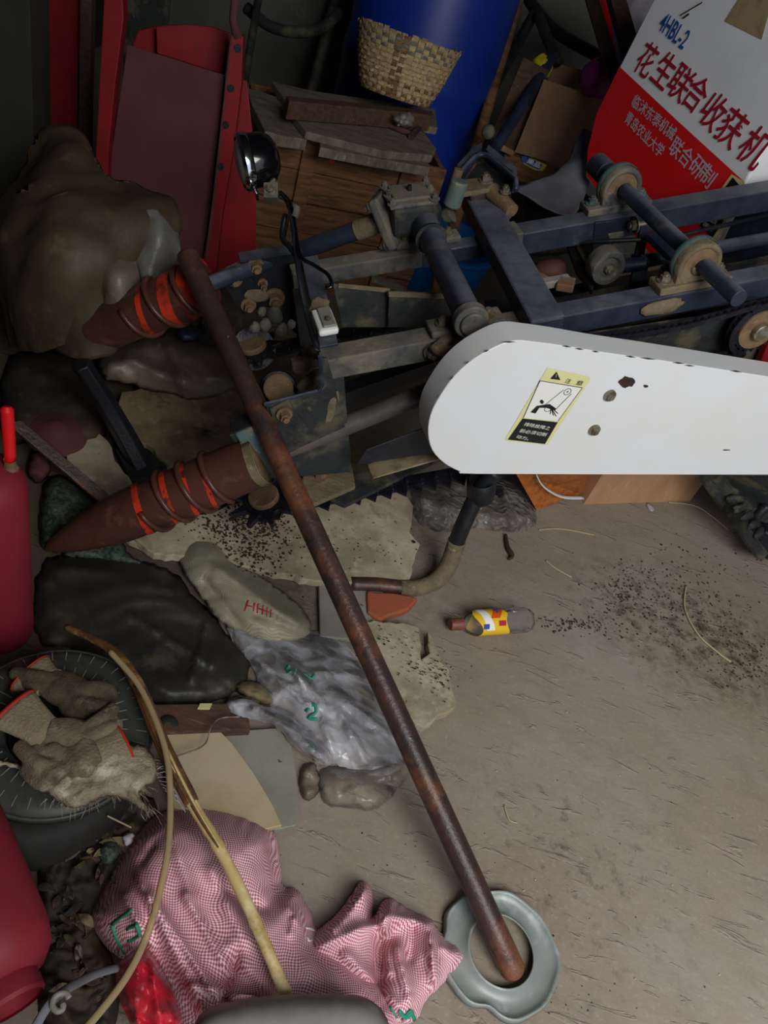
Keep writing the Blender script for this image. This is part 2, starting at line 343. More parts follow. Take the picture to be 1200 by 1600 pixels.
def floor_mat():
    m = bpy.data.materials.new('concrete'); m.use_nodes = True; t = m.node_tree; b = t.nodes['Principled BSDF']
    tc = nd(t, 'ShaderNodeTexCoord'); vec = tc.outputs['Object']
    cur = mixc(t, ramp(t, noi(t, vec, 2.2, 5, .6), .35, .7), C('#847868'), C('#93897e'))
    cur = mixc(t, ramp(t, noi(t, vec, 11, 6, .7), .5, .9), cur, C('#7a7064'))
    cur = mixc(t, ramp(t, noi(t, vec, 90, 3, .7), .55, .8), cur, C('#9a9488'))
    # soil stains: position of their own on the floor
    for (px, py, r, k) in ((1050, 980, .30, .52), (1160, 1020, .25, .5), (960, 930, .2, .56), (470, 830, .5, .5), (900, 1350, .35, .6), (60, 620, 1.2, .25), (130, 950, .55, .28), (120, 1350, .4, .25), (330, 640, .7, .35), (560, 330, 1.2, .3)):
        p = P(px, py)
        sb = nd(t, 'ShaderNodeVectorMath', operation='DISTANCE'); sb.inputs[1].default_value = p; t.links.new(vec, sb.inputs[0])
        rad = nd(t, 'ShaderNodeMapRange'); rad.inputs[1].default_value = r; rad.inputs[2].default_value = 0; t.links.new(sb.outputs['Value'], rad.inputs[0])
        mu = nd(t, 'ShaderNodeMath', operation='MULTIPLY'); t.links.new(rad.outputs[0], mu.inputs[0]); t.links.new(ramp(t, noi(t, vec, 26, 6, .75), k - .06, k + .12), mu.inputs[1])
        cur = mixc(t, mu.outputs[0], cur, C('#3b3024'))
    t.links.new(cur, b.inputs['Base Color']); b.inputs['Roughness'].default_value = .72; b.inputs['Specular IOR Level'].default_value = .3
    mp = nd(t, 'ShaderNodeMapping'); mp.inputs['Rotation'].default_value = (0, 0, .9); mp.inputs['Scale'].default_value = (1, 1.8, 1); t.links.new(vec, mp.inputs[0])
    b1 = nd(t, 'ShaderNodeBump'); b1.inputs['Strength'].default_value = .3; b1.inputs['Distance'].default_value = .012; t.links.new(noi(t, mp.outputs[0], 6, 5, .55, .6), b1.inputs['Height'])
    b2 = nd(t, 'ShaderNodeBump'); b2.inputs['Strength'].default_value = .4; b2.inputs['Distance'].default_value = .003; t.links.new(noi(t, vec, 60, 5, .7), b2.inputs['Height'])
    m3 = nd(t, 'ShaderNodeMapping'); m3.inputs['Rotation'].default_value = (0, 0, -.6); m3.inputs['Scale'].default_value = (1, 5, 1); t.links.new(vec, m3.inputs[0])
    b3 = nd(t, 'ShaderNodeBump'); b3.inputs['Strength'].default_value = .6; b3.inputs['Distance'].default_value = .004; t.links.new(ramp(t, noi(t, m3.outputs[0], 9, 4, .6, .8), .6, .68), b3.inputs['Height']); t.links.new(b1.outputs[0], b3.inputs['Normal'])
    t.links.new(b3.outputs[0], b2.inputs['Normal']); t.links.new(b2.outputs[0], b.inputs['Normal']); return m


# ------------------------------------------------------------------ the shed
def slab(name, x0, x1, y0, y1, z0, z1, m):
    g = G(); g.box(V((x0 + x1) / 2, (y0 + y1) / 2, (z0 + z1) / 2), V((x1 - x0) / 2, 0, 0), V(0, (y1 - y0) / 2, 0), V(0, 0, (z1 - z0) / 2))
    return tag(mesh_obj(name, g, m, origin=V(0, 0, 0)), kind='structure')
slab('floor', -2.3, 4.0, -.45, 4.4, -.12, 0, floor_mat())
slab('wall_back', -2.3, 4.0, 4.4, 4.52, -.12, 2.9, M['wall'])
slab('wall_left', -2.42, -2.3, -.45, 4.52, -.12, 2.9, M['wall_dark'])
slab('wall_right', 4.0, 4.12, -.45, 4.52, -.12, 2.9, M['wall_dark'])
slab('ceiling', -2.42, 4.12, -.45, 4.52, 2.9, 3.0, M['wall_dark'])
g = G()  # unseen front wall; opening edge set to keep the left side dim
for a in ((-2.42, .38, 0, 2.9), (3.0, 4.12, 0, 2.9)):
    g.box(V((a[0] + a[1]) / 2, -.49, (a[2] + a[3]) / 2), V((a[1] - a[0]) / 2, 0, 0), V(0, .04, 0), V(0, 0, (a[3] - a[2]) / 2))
tag(mesh_obj('wall_front_unseen', g, M['wall_dark'], origin=V(0, 0, 0)), kind='structure')


# ------------------------------------------------------------------ soft things
def resample(poly, step, jit=0, rnd=random, closed=True):
    out = []; n = len(poly)
    for i in range(n if closed else n - 1):
        a = poly[i]; b = poly[(i + 1) % n]; L = math.hypot(b[0] - a[0], b[1] - a[1]); k = max(1, int(L / step))
        for j in range(k):
            t = j / k; out.append((a[0] + (b[0] - a[0]) * t + (rnd.uniform(-jit, jit) if j else 0), a[1] + (b[1] - a[1]) * t + (rnd.uniform(-jit, jit) if j else 0)))
    return out
def smoothpoly(poly, it=2):
    for _ in range(it):
        q = []
        for i in range(len(poly)):
            a = poly[i]; b = poly[(i + 1) % len(poly)]
            q += [(a[0] * .75 + b[0] * .25, a[1] * .75 + b[1] * .25), (a[0] * .25 + b[0] * .75, a[1] * .25 + b[1] * .75)]
        poly = q
    return poly
def segd(X, Y, a, b):
    dx, dy = b[0] - a[0], b[1] - a[1]; L = dx * dx + dy * dy + 1e-9
    t = np.clip(((X - a[0]) * dx + (Y - a[1]) * dy) / L, 0, 1)
    return np.hypot(X - a[0] - t * dx, Y - a[1] - t * dy), t
def crumple(v):
    w_ = v + Vector((noise.noise(v * .6), noise.noise(v * .6 + Vector((9, 3, 1))), 0)) * 1.1; w_.x *= .6
    a = noise.voronoi(w_)[0]; b = noise.voronoi(w_ * 2.3)[0]
    return a[0] * 1.2 + b[0] * .45 + .25 * min(1, (a[1] - a[0]) * 3)
def heap_g(poly, z0=.002, H=.05, edge=40, folds=(), amp=0, fr=12, step=8, seed=1, jit=1.5, plane=None, sm=1, aniso=(1, 1), cr=0, pw=.75, fk=1.0):
    """a crumpled sheet or sack lying on the ground plane at z0: its outline is met where it stands"""
    rnd = random.Random(seed)
    if sm: poly = smoothpoly(poly, sm)
    bd = resample(poly, step, jit, rnd)
    xs = [p[0] for p in bd]; ys = [p[1] for p in bd]; pts = []
    y = min(ys)
    B = np.array(bd); n = len(bd)
    def inside(px, py):
        c = False; j = n - 1
        for i in range(n):
            if (bd[i][1] > py) != (bd[j][1] > py) and px < (bd[j][0] - bd[i][0]) * (py - bd[i][1]) / (bd[j][1] - bd[i][1]) + bd[i][0]: c = not c
            j = i
        return c
    gx = []
    while y < max(ys):
        x = min(xs) + rnd.uniform(0, step)
        while x < max(xs):
            q = (x + rnd.uniform(-.3, .3) * step, y + rnd.uniform(-.3, .3) * step)
            if inside(*q): gx.append(q)
            x += step
        y += step * .87
    allp = bd + gx
    A = np.array(allp); X, Y = A[:, 0], A[:, 1]
    d = np.full(len(A), 1e9)
    for i in range(n):
        dd, _ = segd(X, Y, bd[i], bd[(i + 1) % n]); d = np.minimum(d, dd)
    keep = (d > step * .45) | (np.arange(len(A)) < n)
    A = A[keep]; d = d[keep]; d[:n] = 0; X, Y = A[:, 0], A[:, 1]
    t = np.clip(d / edge, 0, 1); h = H * (1 - (1 - t) ** 2) ** pw
    damp = np.clip(d / (edge * .5), 0, 1)
    for (x0, y0, x1, y1, wd, hh) in folds:
        dd, tt = segd(X, Y, (x0, y0), (x1, y1)); h = h + fk * hh * np.exp(-np.abs(dd / wd) ** 1.4) * damp
    if amp:
        for i in range(len(A)):
            q = P(X[i], Y[i], z0); v = Vector((q.x * fr * aniso[0] + seed * 7, q.y * fr * aniso[1], seed))
            r = 1 - abs(noise.noise(v + Vector((noise.noise(v * .7), noise.noise(v * .7 + Vector((5, 5, 5))), 0)) * .8)) * 2
            r2 = 1 - abs(noise.noise(v * 2.3)) * 2
            h[i] += amp * (max(r, -.5) * .7 + r2 * .3 - .2) * damp[i]
            if cr: h[i] += cr * (crumple(v * 1.2) - .6) * damp[i]
    h = np.maximum(h, 0)
    ev = [(i, (i + 1) % n) for i in range(n)]
    vo, eo, fo, ov, oe, of = geometry.delaunay_2d_cdt([Vector((float(x), float(y_))) for x, y_ in zip(X, Y)], ev, [], 1, 1e-5)
    g = G(); vs = []
    for i, v in enumerate(vo):
        hh = float(h[ov[i][0]]) if ov[i] else 0
        vs.append(P(v.x, v.y, z0 + hh) if plane is None else plane(v.x, v.y, hh))
    fs = []
    for f in fo:
        a, b, c = vs[f[0]], vs[f[1]], vs[f[2]]
        fs.append(tuple(f) if (b - a).cross(c - a).dot(CAM - a) > 0 else tuple(reversed(f)))
    return g.add(vs, fs)
def heap(name, label, cat, m, poly, solid=.0015, parent=None, group=None, sub=0, **k):
    if m.name.endswith('film'): solid = 0
    o = mesh_obj(name, heap_g(poly, **k), m, parent=parent, smooth=True, solid=solid, sub=sub)
    if parent is None: tag(o, label, cat, group)
    elif label: o['label'] = label
    return o


def spl(P4, t):
    a, b, c, d = P4; return .5 * ((2 * b) + (c - a) * t + (2 * a - 5 * b + 4 * c - d) * t * t + (3 * b - a - 3 * c + d) * t ** 3)
def curve(pts, k=6):
    pts = [Vector(p) for p in pts]; n = len(pts); out = []
    for i in range(n - 1):
        q = [pts[max(i - 1, 0)], pts[i], pts[i + 1], pts[min(i + 2, n - 1)]]
        for j in range(k): out.append(spl(q, j / k))
    return out + [pts[-1]]
def drape_g(grid, k=8, amp=.01, fr=8, seed=1, fold=None):
    """control grid of (px, py, distance) upsampled to a real surface with folds"""
    rows = [curve([D(*c) for c in r], k) for r in grid]; nc = len(rows[0]); cols = []
    for j in range(nc): cols.append(curve([r[j] for r in rows], k))
    nr = len(cols[0]); vs = []
    for i in range(nr):
        for j in range(nc):
            p = cols[j][i]; a = cols[min(j + 1, nc - 1)][i] - cols[max(j - 1, 0)][i]; b = cols[j][min(i + 1, nr - 1)] - cols[j][max(i - 1, 0)]
            n = a.cross(b)
            n = n.normalized() if n.length > 1e-9 else FW.copy()
            if n.dot(CAM - p) < 0: n = -n
            v = V(p.x, p.y, p.z * .4) * fr + V(seed, seed * 2, 0); r = 1 - abs(noise.noise(v)) * 2; r2 = 1 - abs(noise.noise(v * 2.4)) * 2
            vs.append(p + n * amp * (.6 * r + .2 * r2 + 1.3 * (crumple(v * 1.3) - .6)))
    g = G(); fs = []
    for i in range(nr - 1):
        for j in range(nc - 1):
            f = (i * nc + j, i * nc + j + 1, (i + 1) * nc + j + 1, (i + 1) * nc + j)
            fs.append(f if (vs[f[1]] - vs[f[0]]).cross(vs[f[3]] - vs[f[0]]).dot(CAM - vs[f[0]]) > 0 else tuple(reversed(f)))
    return g.add(vs, fs)
def crumbs(name, spots, n, m, z=0.001, size=(.002, .006), seed=3, parent=None):
    rnd = random.Random(seed); g = G()
    for i in range(n):
        x, y, sx, sy = rnd.choice(spots); q = P(rnd.gauss(x, sx), rnd.gauss(y, sy), z); s = rnd.uniform(*size) * rnd.uniform(.5, 1)
        vs = [q + V(rnd.uniform(.6, 1) * s * math.cos(a), rnd.uniform(.6, 1) * s * math.sin(a), 0) for a in (0, 1.3, 2.5, 3.8, 5)] + [q + V(0, 0, s * .7)]
        g.add(vs, [(i_, (i_ + 1) % 5, 5) for i_ in range(5)])
    return tag(mesh_obj(name, g, m, parent=parent), kind='stuff')


def text_g(body, pa, pb, upv, h=None, depth=.0006, bold=.0, shear=0, m=0):
    """lettering laid on a surface from pa to pb (baseline), upv = up direction"""
    cu = bpy.data.curves.new('t', 'FONT'); cu.body = body; cu.size = 1; cu.offset = bold; cu.shear = shear; cu.resolution_u = 3
    ob = bpy.data.objects.new('t', cu); COL.objects.link(ob); dg = bpy.context.evaluated_depsgraph_get()
    me = bpy.data.meshes.new_from_object(ob.evaluated_get(dg)); g = G()
    if len(me.vertices):
        xs = [v.co.x for v in me.vertices]; ys = [v.co.y for v in me.vertices]; x0, x1, y0, y1 = min(xs), max(xs), min(ys), max(ys)
        ex = (pb - pa); sx = ex.length / (x1 - x0); ex.normalize(); upv = (upv - ex * upv.dot(ex)).normalized(); nn = ex.cross(upv)
        sy = (h / (y1 - y0)) if h else sx
        vs = [pa + ex * (v.co.x - x0) * sx + upv * (v.co.y - y0) * sy + nn * depth for v in me.vertices]
        g.add(vs, [tuple(p.vertices) for p in me.polygons], m)
    bpy.data.objects.remove(ob); bpy.data.curves.remove(cu); bpy.data.meshes.remove(me); return g
def merge(*gs):
    r = G()
    for q, m in gs: r.add(q.v, q.f, m)
    return r
#PART2
# ------------------------------------------------------------------ the harvester: one machine, many parts
HV = thing('peanut_harvester', 'dark blue steel peanut harvester frame with white chain guard and red and white engine cover', 'harvester', V(OM.x, OM.y, 0))
def hp(name, g, m, smooth=False, bevel=0, parent=HV, **k): return mesh_obj(name, g, M[m] if isinstance(m, str) else m, parent=parent, smooth=smooth, bevel=bevel, **k)
def pbar(name, p0, p1, wv, hv, m, bevel=.003, parent=HV): g = G(); g.bar(p0, p1, wv, hv); return hp(name, g, m, bevel=bevel, parent=parent)
def bolt(p, ax, r=.008, h=.012, parent=HV, m='bolt'): g = G(); g.hexbolt(p, ax, r, h); return hp('bolt', g, m, smooth=2, parent=parent)
def blob(name, c, rx, ry, rz, ax, m, parent=HV, seed=0, amp=.35):
    g = G(); ax = Vector(ax).normalized(); u = (ZU - ax * ax.z).normalized() if abs(ax.z) < .9 else V(1, 0, 0); b = ax.cross(u); n = 14; k = 8; vs = []; 
    for i in range(k + 1):
        th = math.pi * i / k
        for j in range(n):
            ph = 2 * math.pi * j / n; d = V(math.cos(th), math.sin(th) * math.cos(ph), math.sin(th) * math.sin(ph)); q = 1 + amp * noise.noise(d * 1.6 + V(seed, 0, 0))
            vs.append(c + (ax * d.x * rx + u * d.y * ry + b * d.z * rz) * q)
    g.add(vs, [(i * n + j, (i + 1) * n + j, (i + 1) * n + (j + 1) % n, i * n + (j + 1) % n) for i in range(k) for j in range(n)])
    return hp(name, g, m, smooth=True, parent=parent)

# rails
wB, hB = E2 * .025, E3 * .024
pbar('side_rail', MP(-.405, -.015, -.024), MP(.02, -.015, -.024), wB, hB, 'dusty_steel')
pbar('side_rail', MP(.02, -.015, -.024), MP(1.0, -.015, -.024), wB, hB, 'blue_steel')
pbar('side_rail', MP(-.40, .315, -.026), MP(-.10, .315, -.026), wB * .9, hB * .8, 'dusty_steel')
pbar('side_rail', MP(-.10, .315, -.030), MP(.14, .315, -.030), wB * .8, hB * .8, 'blue_steel')
pbar('side_rail', MP(.13, .315, -.028), MP(1.15, .318, -.024), wB * 1.05, hB * 1.15, 'blue_steel')
pbar('weld_sleeve', MP(.115, .315, -.028), MP(.14, .315, -.028), wB * 1.2, hB * 1.35, 'dusty_steel')
# cross beam on top of both rails
pbar('cross_beam', MP(.033, -.095, .02), MP(.082, .455, .018), E1 * .036, E3 * .022, 'blue_steel', .005)
blob('rust_patch', MP(.075, .40, .040), .035, .02, .0025, E1, 'rust_pipe', amp=.5, seed=3)
# link plate joining the rail ends, with the white marker lamp
pbar('link_plate', MP(-.381, .0, -.0), MP(-.352, .335, .0), E1 * .019, E3 * .006, 'blue_steel', .002)
blob('dried_mud', MP(-.372, .125, .009), .02, .028, .008, E1, 'mud', seed=5)
c = MP(-.374, .065, .015)
g = G(); g.box(c, E1 * .0205, E2 * .040, E3 * .008); ml = hp('marker_plate', g, 'ink_white', bevel=.006); ml['label'] = 'white rounded reflector plate with a screw'
g = G(); g.box(c + E3 * .010 + E1 * .004, E1 * .013, E2 * .033, E3 * .003); hp('cover', g, 'tile_grey', bevel=.002, parent=ml)
bolt(c + E3 * .013 + E2 * -.012 + E1 * .004, E3, .0045, .005, ml)
# lower post and end plates
pbar('front_post', MP(-.383, -.02, -.045), MP(-.383, -.02, -.30), E1 * .02, E2 * .02, 'muddy_dark')
pbar('front_post', MP(-.383, .318, -.045), MP(-.383, .318, -.26), E1 * .02, E2 * .02, 'muddy_dark')
def splate(name, pix, b, th, m, bv=.002, parent=HV): g = G(); g.prism([S(x, y, b) for x, y in pix], E2 * th); return hp(name, g, m, bevel=bv, parent=parent)
up = splate('end_plate', [(372, 402), (450, 388), (463, 392), (482, 520), (466, 524), (434, 500), (392, 430)], .36, .006, 'black_steel')
for x, y, r in ((399, 414, .013), (410, 442, .008), (428, 465, .017)): bolt(S(x, y, .36), -E2, r, .022, up, 'rusty_hub')
g = G(); g.bar(S(374, 402, .35), S(464, 388, .35), E3 * .003, E2 * .016); hp('flange', g, 'blue_steel', parent=up)
u2 = splate('adjuster_plate', [(342, 434), (376, 417), (394, 436), (428, 478), (378, 490)], .345, .006, 'black_steel')
for x, y in ((366, 436), (388, 476)): bolt(S(x, y, .345), -E2, .012, .018, u2, 'rusty_hub')
blob('dried_mud', S(402, 462, .342), .003, .018, .03, E2, 'mud', seed=2)
g = G(); g.bar(S(343, 430, .35), S(376, 414, .35), E3 * .003, E2 * .013); hp('flange', g, 'dusty_steel', parent=u2)
lp = splate('end_plate', [(413, 632), (498, 615), (506, 603), (502, 560), (512, 560), (548, 700), (548, 738), (470, 745), (440, 690)], -.045, .006, 'muddy_dark')
g = G(); g.tube([S(500, 556, -.045), S(503, 598, -.045), S(497, 611, -.045), S(413, 632, -.045)], .0045, 6); hp('flange', g, 'blue_steel', parent=lp)
l2 = splate('adjuster_plate', [(421, 640), (452, 624), (458, 640), (482, 668), (432, 676)], -.052, .005, 'muddy_dark')
bolt(S(444, 646, -.055), -E2, .011, .018, l2, 'rusty_hub')
blob('dried_mud', S(518, 640, -.043), .003, .045, .012, E2, 'mud', seed=8)
for x, y, c_, mm in ((388, 645, 0, 'rusty_hub'), ):
    pass
g = G(); g.cyl(P(435, 607, .44), P(435, 607, .47), .032, 24); hp('roller_cap', g, 'rusty_hub', smooth=2, bevel=.003)
g = G(); g.cyl(P(434, 612, .41), P(435, 608, .44), .042, 24); hp('roller_cap', g, 'black_steel', smooth=2, bevel=.003)
# mud knobs between the plates
for i, (x, y, r) in enumerate(((430, 493, .02), (414, 508, .017), (398, 512, .014), (440, 515, .016), (455, 507, .012), (409, 488, .013))): blob('mud_clod', P(x, y, .50), r, r, r * .8, V(1, i, .3), 'dusty_steel', seed=i * 3)
for i, (x, y, r) in enumerate(((482, 565, .03), (470, 575, .02), (490, 592, .025), (476, 600, .02))): blob('mud_clod', P(x, y, .48), r, r * .8, r * .6, V(1, i, .3), 'mud', seed=i * 5 + 1)
g = G(); g.box(P(476, 566, .5), E1 * .03, E2 * .012, E3 * .012); g.box(P(480, 556, .51), E1 * .012, E2 * .02, E3 * .01); hp('tensioner_block', g, 'mud', bevel=.004)
# foot bracket
g = G(); g.prism([P(x, y, .30) for x, y in ((478, 722), (545, 705), (552, 735), (556, 760), (486, 790), (470, 760))], V(0, 0, -.012)); fb = hp('foot_bracket', g, 'mud', bevel=.003)
bolt(P(501, 747, .30), E3, .013, .026, fb, 'rusty_hub')
bolt(P(487, 705, .33), E3, .012, .02, fb, 'rusty_hub')
pbar('skid_bar', MP(-.335, -.10, -.262), MP(.25, -.10, -.20), E2 * .022, E3 * .002, 'foam_dirty', .001)
splate('skirt_plate', [(572, 703), (700, 655), (700, 705), (556, 727)], -.123, .004, 'black_steel')
g = G(); g.bar(P(470, 640, .36), P(700, 560, .42), E2 * .02, E3 * .02); hp('inner_channel', g, 'black_steel')
g = G(); g.prism([P(x, y, .25) for x, y in ((500, 770), (546, 742), (690, 700), (700, 712), (640, 740), (540, 790))], V(0, 0, -.01)); hp('belly_plate', g, 'muddy_dark', bevel=.002)

# tube over the rails, gearbox, cross clamps
tA, tB = T(660, 345, .062), T(735, 500, .062)
dx = (tB - tA).normalized()
g = G(); g.tube([tA, tB], .027, 28); tb = hp('drive_tube', g, 'blue_steel', smooth=2)
g = G(); g.tube([tA - dx * .01, tA + dx * .075], .031, 28); hp('collar', g, 'blue_steel', smooth=2, bevel=.002, parent=tb)
g = G(); g.tube([tA + dx * .075, tA + dx * .081], .0345, 28); hp('ring', g, 'muddy_dark', smooth=2, parent=tb)
g = G(); g.tube([tB - dx * .012, tB + dx * .012], .034, 28); g.cyl(tB + dx * .012, tB + dx * .02, .024); hp('end_cap', g, 'dusty_steel', smooth=2, bevel=.003, parent=tb)
def clamp(p, a, b, n_, mm='dusty_steel'):
    g = G(); g.box(p, a, b, E3 * .007); return hp('clamp_foot', g, mm, bevel=.004)
for (x, y) in ((633, 378), (700, 370)):
    q = T(x, y, .01); o = clamp(q, E1 * .026, E2 * .02, 0); bolt(q + E3 * .007, E3, .009, .012, o)
for (x, y) in ((692, 511), (762, 497)):
    q = T(x, y, .01); o = clamp(q, E1 * .03, E2 * .026, 0); bolt(q + E3 * .007, E3, .011, .012, o)
g = G(); g.tube([T(678, 548, .0), T(700, 527, .0), T(745, 508, .012), T(778, 500, .0)], .011, 10); hp('clamp_strap', g, 'mud', smooth=True)
for i, (x, y) in enumerate(((690, 545), (780, 505))): blob('mud_clod', T(x, y, .0), .018, .014, .012, E1, 'mud', seed=30 + i)
for i, (x, y) in enumerate(((672, 548), )):
    bolt(T(x, y, -.02), -E2, .010, .02)
# gearbox
gc = T(640, 325, .085); gx = (dx - E3 * dx.dot(E3)).normalized(); gy = E3.cross(gx)
gb = G(); gb.box(gc - E3 * .01, gx * .045, gy * .045, E3 * .034); GB = hp('gearbox', gb, 'muddy_dark', bevel=.010)
g = G(); g.box(gc + E3 * .028 + gy * .0, gx * .047, gy * .053, E3 * .005); cv = hp('gearbox_cover', g, 'dusty_steel', bevel=.004, parent=GB)
g = G(); g.box(gc + E3 * .036, gx * .036, gy * .042, E3 * .004); hp('lid', g, 'dusty_steel', bevel=.004, parent=GB)
g = G(); g.cyl(gc + E3 * .04, gc + E3 * .052, .005, 8); hp('oil_nipple', g, 'black_steel', parent=GB)
for a, b in ((1, 1), (1, -1), (-1, 1), (-1, -1), (0, 1), (0, -1)): bolt(gc + gx * .041 * a + gy * .046 * b + E3 * .033, E3, .0075, .01, GB, 'dusty_steel')
pA1 = gc + gy * -0.0
# flange toward the left drive pipe
pg0, pg1 = P(470, 392, .60), T(598, 345, .055); dp = (pg1 - pg0).normalized()
gl = G(); gl.box(pg1 + dp * .012, dp * .012, dp.cross(ZU).normalized() * .048, dp.cross(dp.cross(ZU)).normalized() * .058); fl = hp('gearbox_flange', gl, 'dusty_steel', bevel=.006)
for a, b in ((1, 1), (1, -1), (-1, 1), (-1, -1)): bolt(pg1 - dp * .0 + dp.cross(ZU).normalized() * .036 * a + dp.cross(dp.cross(ZU)).normalized() * .044 * b, -dp, .008, .012, fl, 'dusty_steel')
g = G(); g.tube([pg0, pg0 + (pg1 - pg0) * .72], .021, 20); pp = hp('drive_pipe', g, 'blue_steel', smooth=2)
g = G(); g.tube([pg0 + (pg1 - pg0) * .7, pg1], .0235, 20); hp('coupling', g, 'mud', smooth=2, parent=pp)
g = G(); gq = pg1 + dp * .05; g.tube([tA - gx * .02, tA + gx * .01], [.05, .034], 22); hp('gearbox_neck', g, 'muddy_dark', smooth=2)
# bracket on the beam end
bt = [T(x, y, .085) for x, y in ((713, 276), (741, 246), (752, 241), (764, 244), (806, 281), (806, 296))]
g = G(); g.tube([bt[0], bt[1], bt[2], bt[3], bt[4], bt[5]], .007, 8); br = hp('bracket_rim', g, 'blue_steel', smooth=True)
g = G(); g.prism([T(x, y, .05) for x, y in ((724, 286), (752, 250), (762, 250), (802, 285), (798, 308), (770, 290))], E3 * .004); hp('bracket_tray', g, 'muddy_dark')
g = G(); g.prism([T(x, y, .055) for x, y in ((713, 276), (741, 246), (752, 241), (752, 250), (741, 257), (722, 286))], E3 * .028); hp('bracket_side', g, 'blue_steel')
g = G(); g.prism([T(x, y, .055) for x, y in ((762, 244), (806, 281), (806, 300), (800, 302), (799, 286), (758, 252))], E3 * .028); hp('bracket_side', g, 'blue_steel')
g = G(); g.prism([T(x, y, .085) for x, y in ((712, 291), (717, 280), (765, 275), (772, 286), (764, 294), (716, 303))], E3 * -.012); lg = hp('lug_plate', g, 'mud', bevel=.004)
bolt(T(759, 283, .085), E3, .011, .014, lg)
g = G(); g.cyl(T(705, 322, .05), T(705, 322, .05) + ZU * .06, .021, 18); sk = hp('peg_socket', g, 'teal_paint', smooth=2, bevel=.004)
g = G(); g.cyl(T(705, 300, .05) , T(705, 300, .05) + ZU * .055, .0115, 14); pg = hp('peg', g, 'rusty_hub', smooth=2, bevel=.002); pg['label'] = 'rusty round peg'
g = G(); g.tube([T(694, 338, .02), T(705, 332, .03)], [.016, .024], 14); hp('peg_foot', g, 'dusty_steel', smooth=2)
g = G(); g.tube([T(768, 298, .055), T(800, 330, .04)], [.02, .017], 16); hp('pivot_pipe', g, 'rusty_hub', smooth=2)
g = G(); g.tube([T(790, 340, .03), T(800, 330, .03)], [.009, .009], 12); hp('pivot_pin', g, 'bolt', smooth=2)
bolt(T(790, 300, .07), E3, .009, .012)

# cross shaft in two pillow blocks
sa = .392; cs = .052
g = G(); g.cyl(MP(sa, .43, cs), MP(sa + .01, -.155, cs), .0175, 24); hp('cross_shaft', g, 'blue_steel', smooth=2, bevel=.001)
g = G(); g.cyl(MP(sa, .455, cs), MP(sa, .40, cs), .028, 24); g.cyl(MP(sa, .40, cs), MP(sa, .375, cs), .021, 24); hp('shaft_collar', g, 'blue_steel', smooth=2, bevel=.002)
for b0 in (.335, -.010):
    g = G(); g.box(MP(sa + .0, b0, .009), E1 * .082, E2 * .026, E3 * .009)
    g.lathe(MP(sa, b0 + .02, cs), -E2, [(0, 0), (.046, 0), (.05, .006), (.05, .034), (.046, .04), (.040, .04), (.036, .034), (.018, .032)], 28)
    g.box(MP(sa, b0, .03), E1 * .046, E2 * .018, E3 * .02)
    pb = hp('pillow_block', g, 'mud' if b0 < 0 else 'dusty_steel', bevel=.003, smooth=2)
    g = G(); g.lathe(MP(sa, b0 - .012, cs), -E2, [(.037, 0), (.036, .004), (.022, .006), (.019, .012)], 28); hp('bearing_seal', g, 'rusty_hub', smooth=2, parent=pb)
    g = G(); g.lathe(MP(sa, b0 + .014, cs), -E2, [(.0515, 0), (.053, .004), (.053, .012), (.0515, .016)], 28); hp('housing_band', g, 'teal_paint', smooth=2, parent=pb)
    for s in (-.062, .062): bolt(MP(sa + s, b0, .018), E3, .011, .014, pb, 'bolt' if b0 < 0 else 'teal_paint')
blob('dried_mud', MP(.32, -.043, -.022), .05, .02, .006, E1, 'mud', seed=22)
# members between the rails
splate('hanger_plate', [(930, 348), (958, 345), (950, 400), (935, 470), (918, 470), (925, 400)], .285, .008, 'navy')
splate('hanger_plate', [(950, 366), (975, 362), (975, 395), (1005, 400), (985, 408), (962, 398)], .283, .006, 'dusty_steel')
pc = S(945, 413, .20)
g = G(); g.lathe(pc + E2 * .018, -E2, [(.012, .036), (.024, .034), (.030, .040), (.040, .040), (.042, .034), (.042, .004), (.04, 0), (0, 0)], 28); pu = hp('idler_pulley', g, 'dusty_steel', smooth=2)
g = G(); g.hexbolt(pc - E2 * .012, -E2, .012, .014); hp('bolt', g, 'bolt', parent=pu)
g = G(); g.tube([T(895, 379, -.05), T(1010, 374, -.05), T(1070, 366, -.05), T(1210, 334, -.05)], .0055, 8); hp('control_rod', g, 'black_steel', smooth=True)
g = G(); g.cyl(T(962, 417, -.10), T(1005, 412, -.10), .017, 18); hp('lower_tube', g, 'navy', smooth=2)
g = G(); g.cyl(T(1000, 409, -.10), T(1240, 365, -.10), .0165, 18); hp('lower_tube', g, 'blue_steel', smooth=2)
pbar('strut', T(1009, 345, -.02), T(998, 400, -.10), E1 * .012, E2 * .004, 'navy', .001)
pbar('strut', T(1005, 398, -.10), T(992, 455, -.16), E1 * .02, E2 * .004, 'navy', .001)
pbar('strut', T(1022, 368, -.03), T(1080, 425, -.06), E1 * .02, E3 * .008, 'navy', .001)
for x, y in ((1001, 350), (1052, 420)):
    q = T(x, y, -.015); g = G(); g.tube([q - E1 * .03, q + E1 * .02], .006, 8); g.hexbolt(q - E1 * .012, -E1, .013, .014); hp('bolt', g, 'bolt', smooth=2)
pbar('cross_bar', T(895, 372, -.12), T(925, 430, -.12), E1 * .006, E3 * .006, 'dusty_steel', .001)
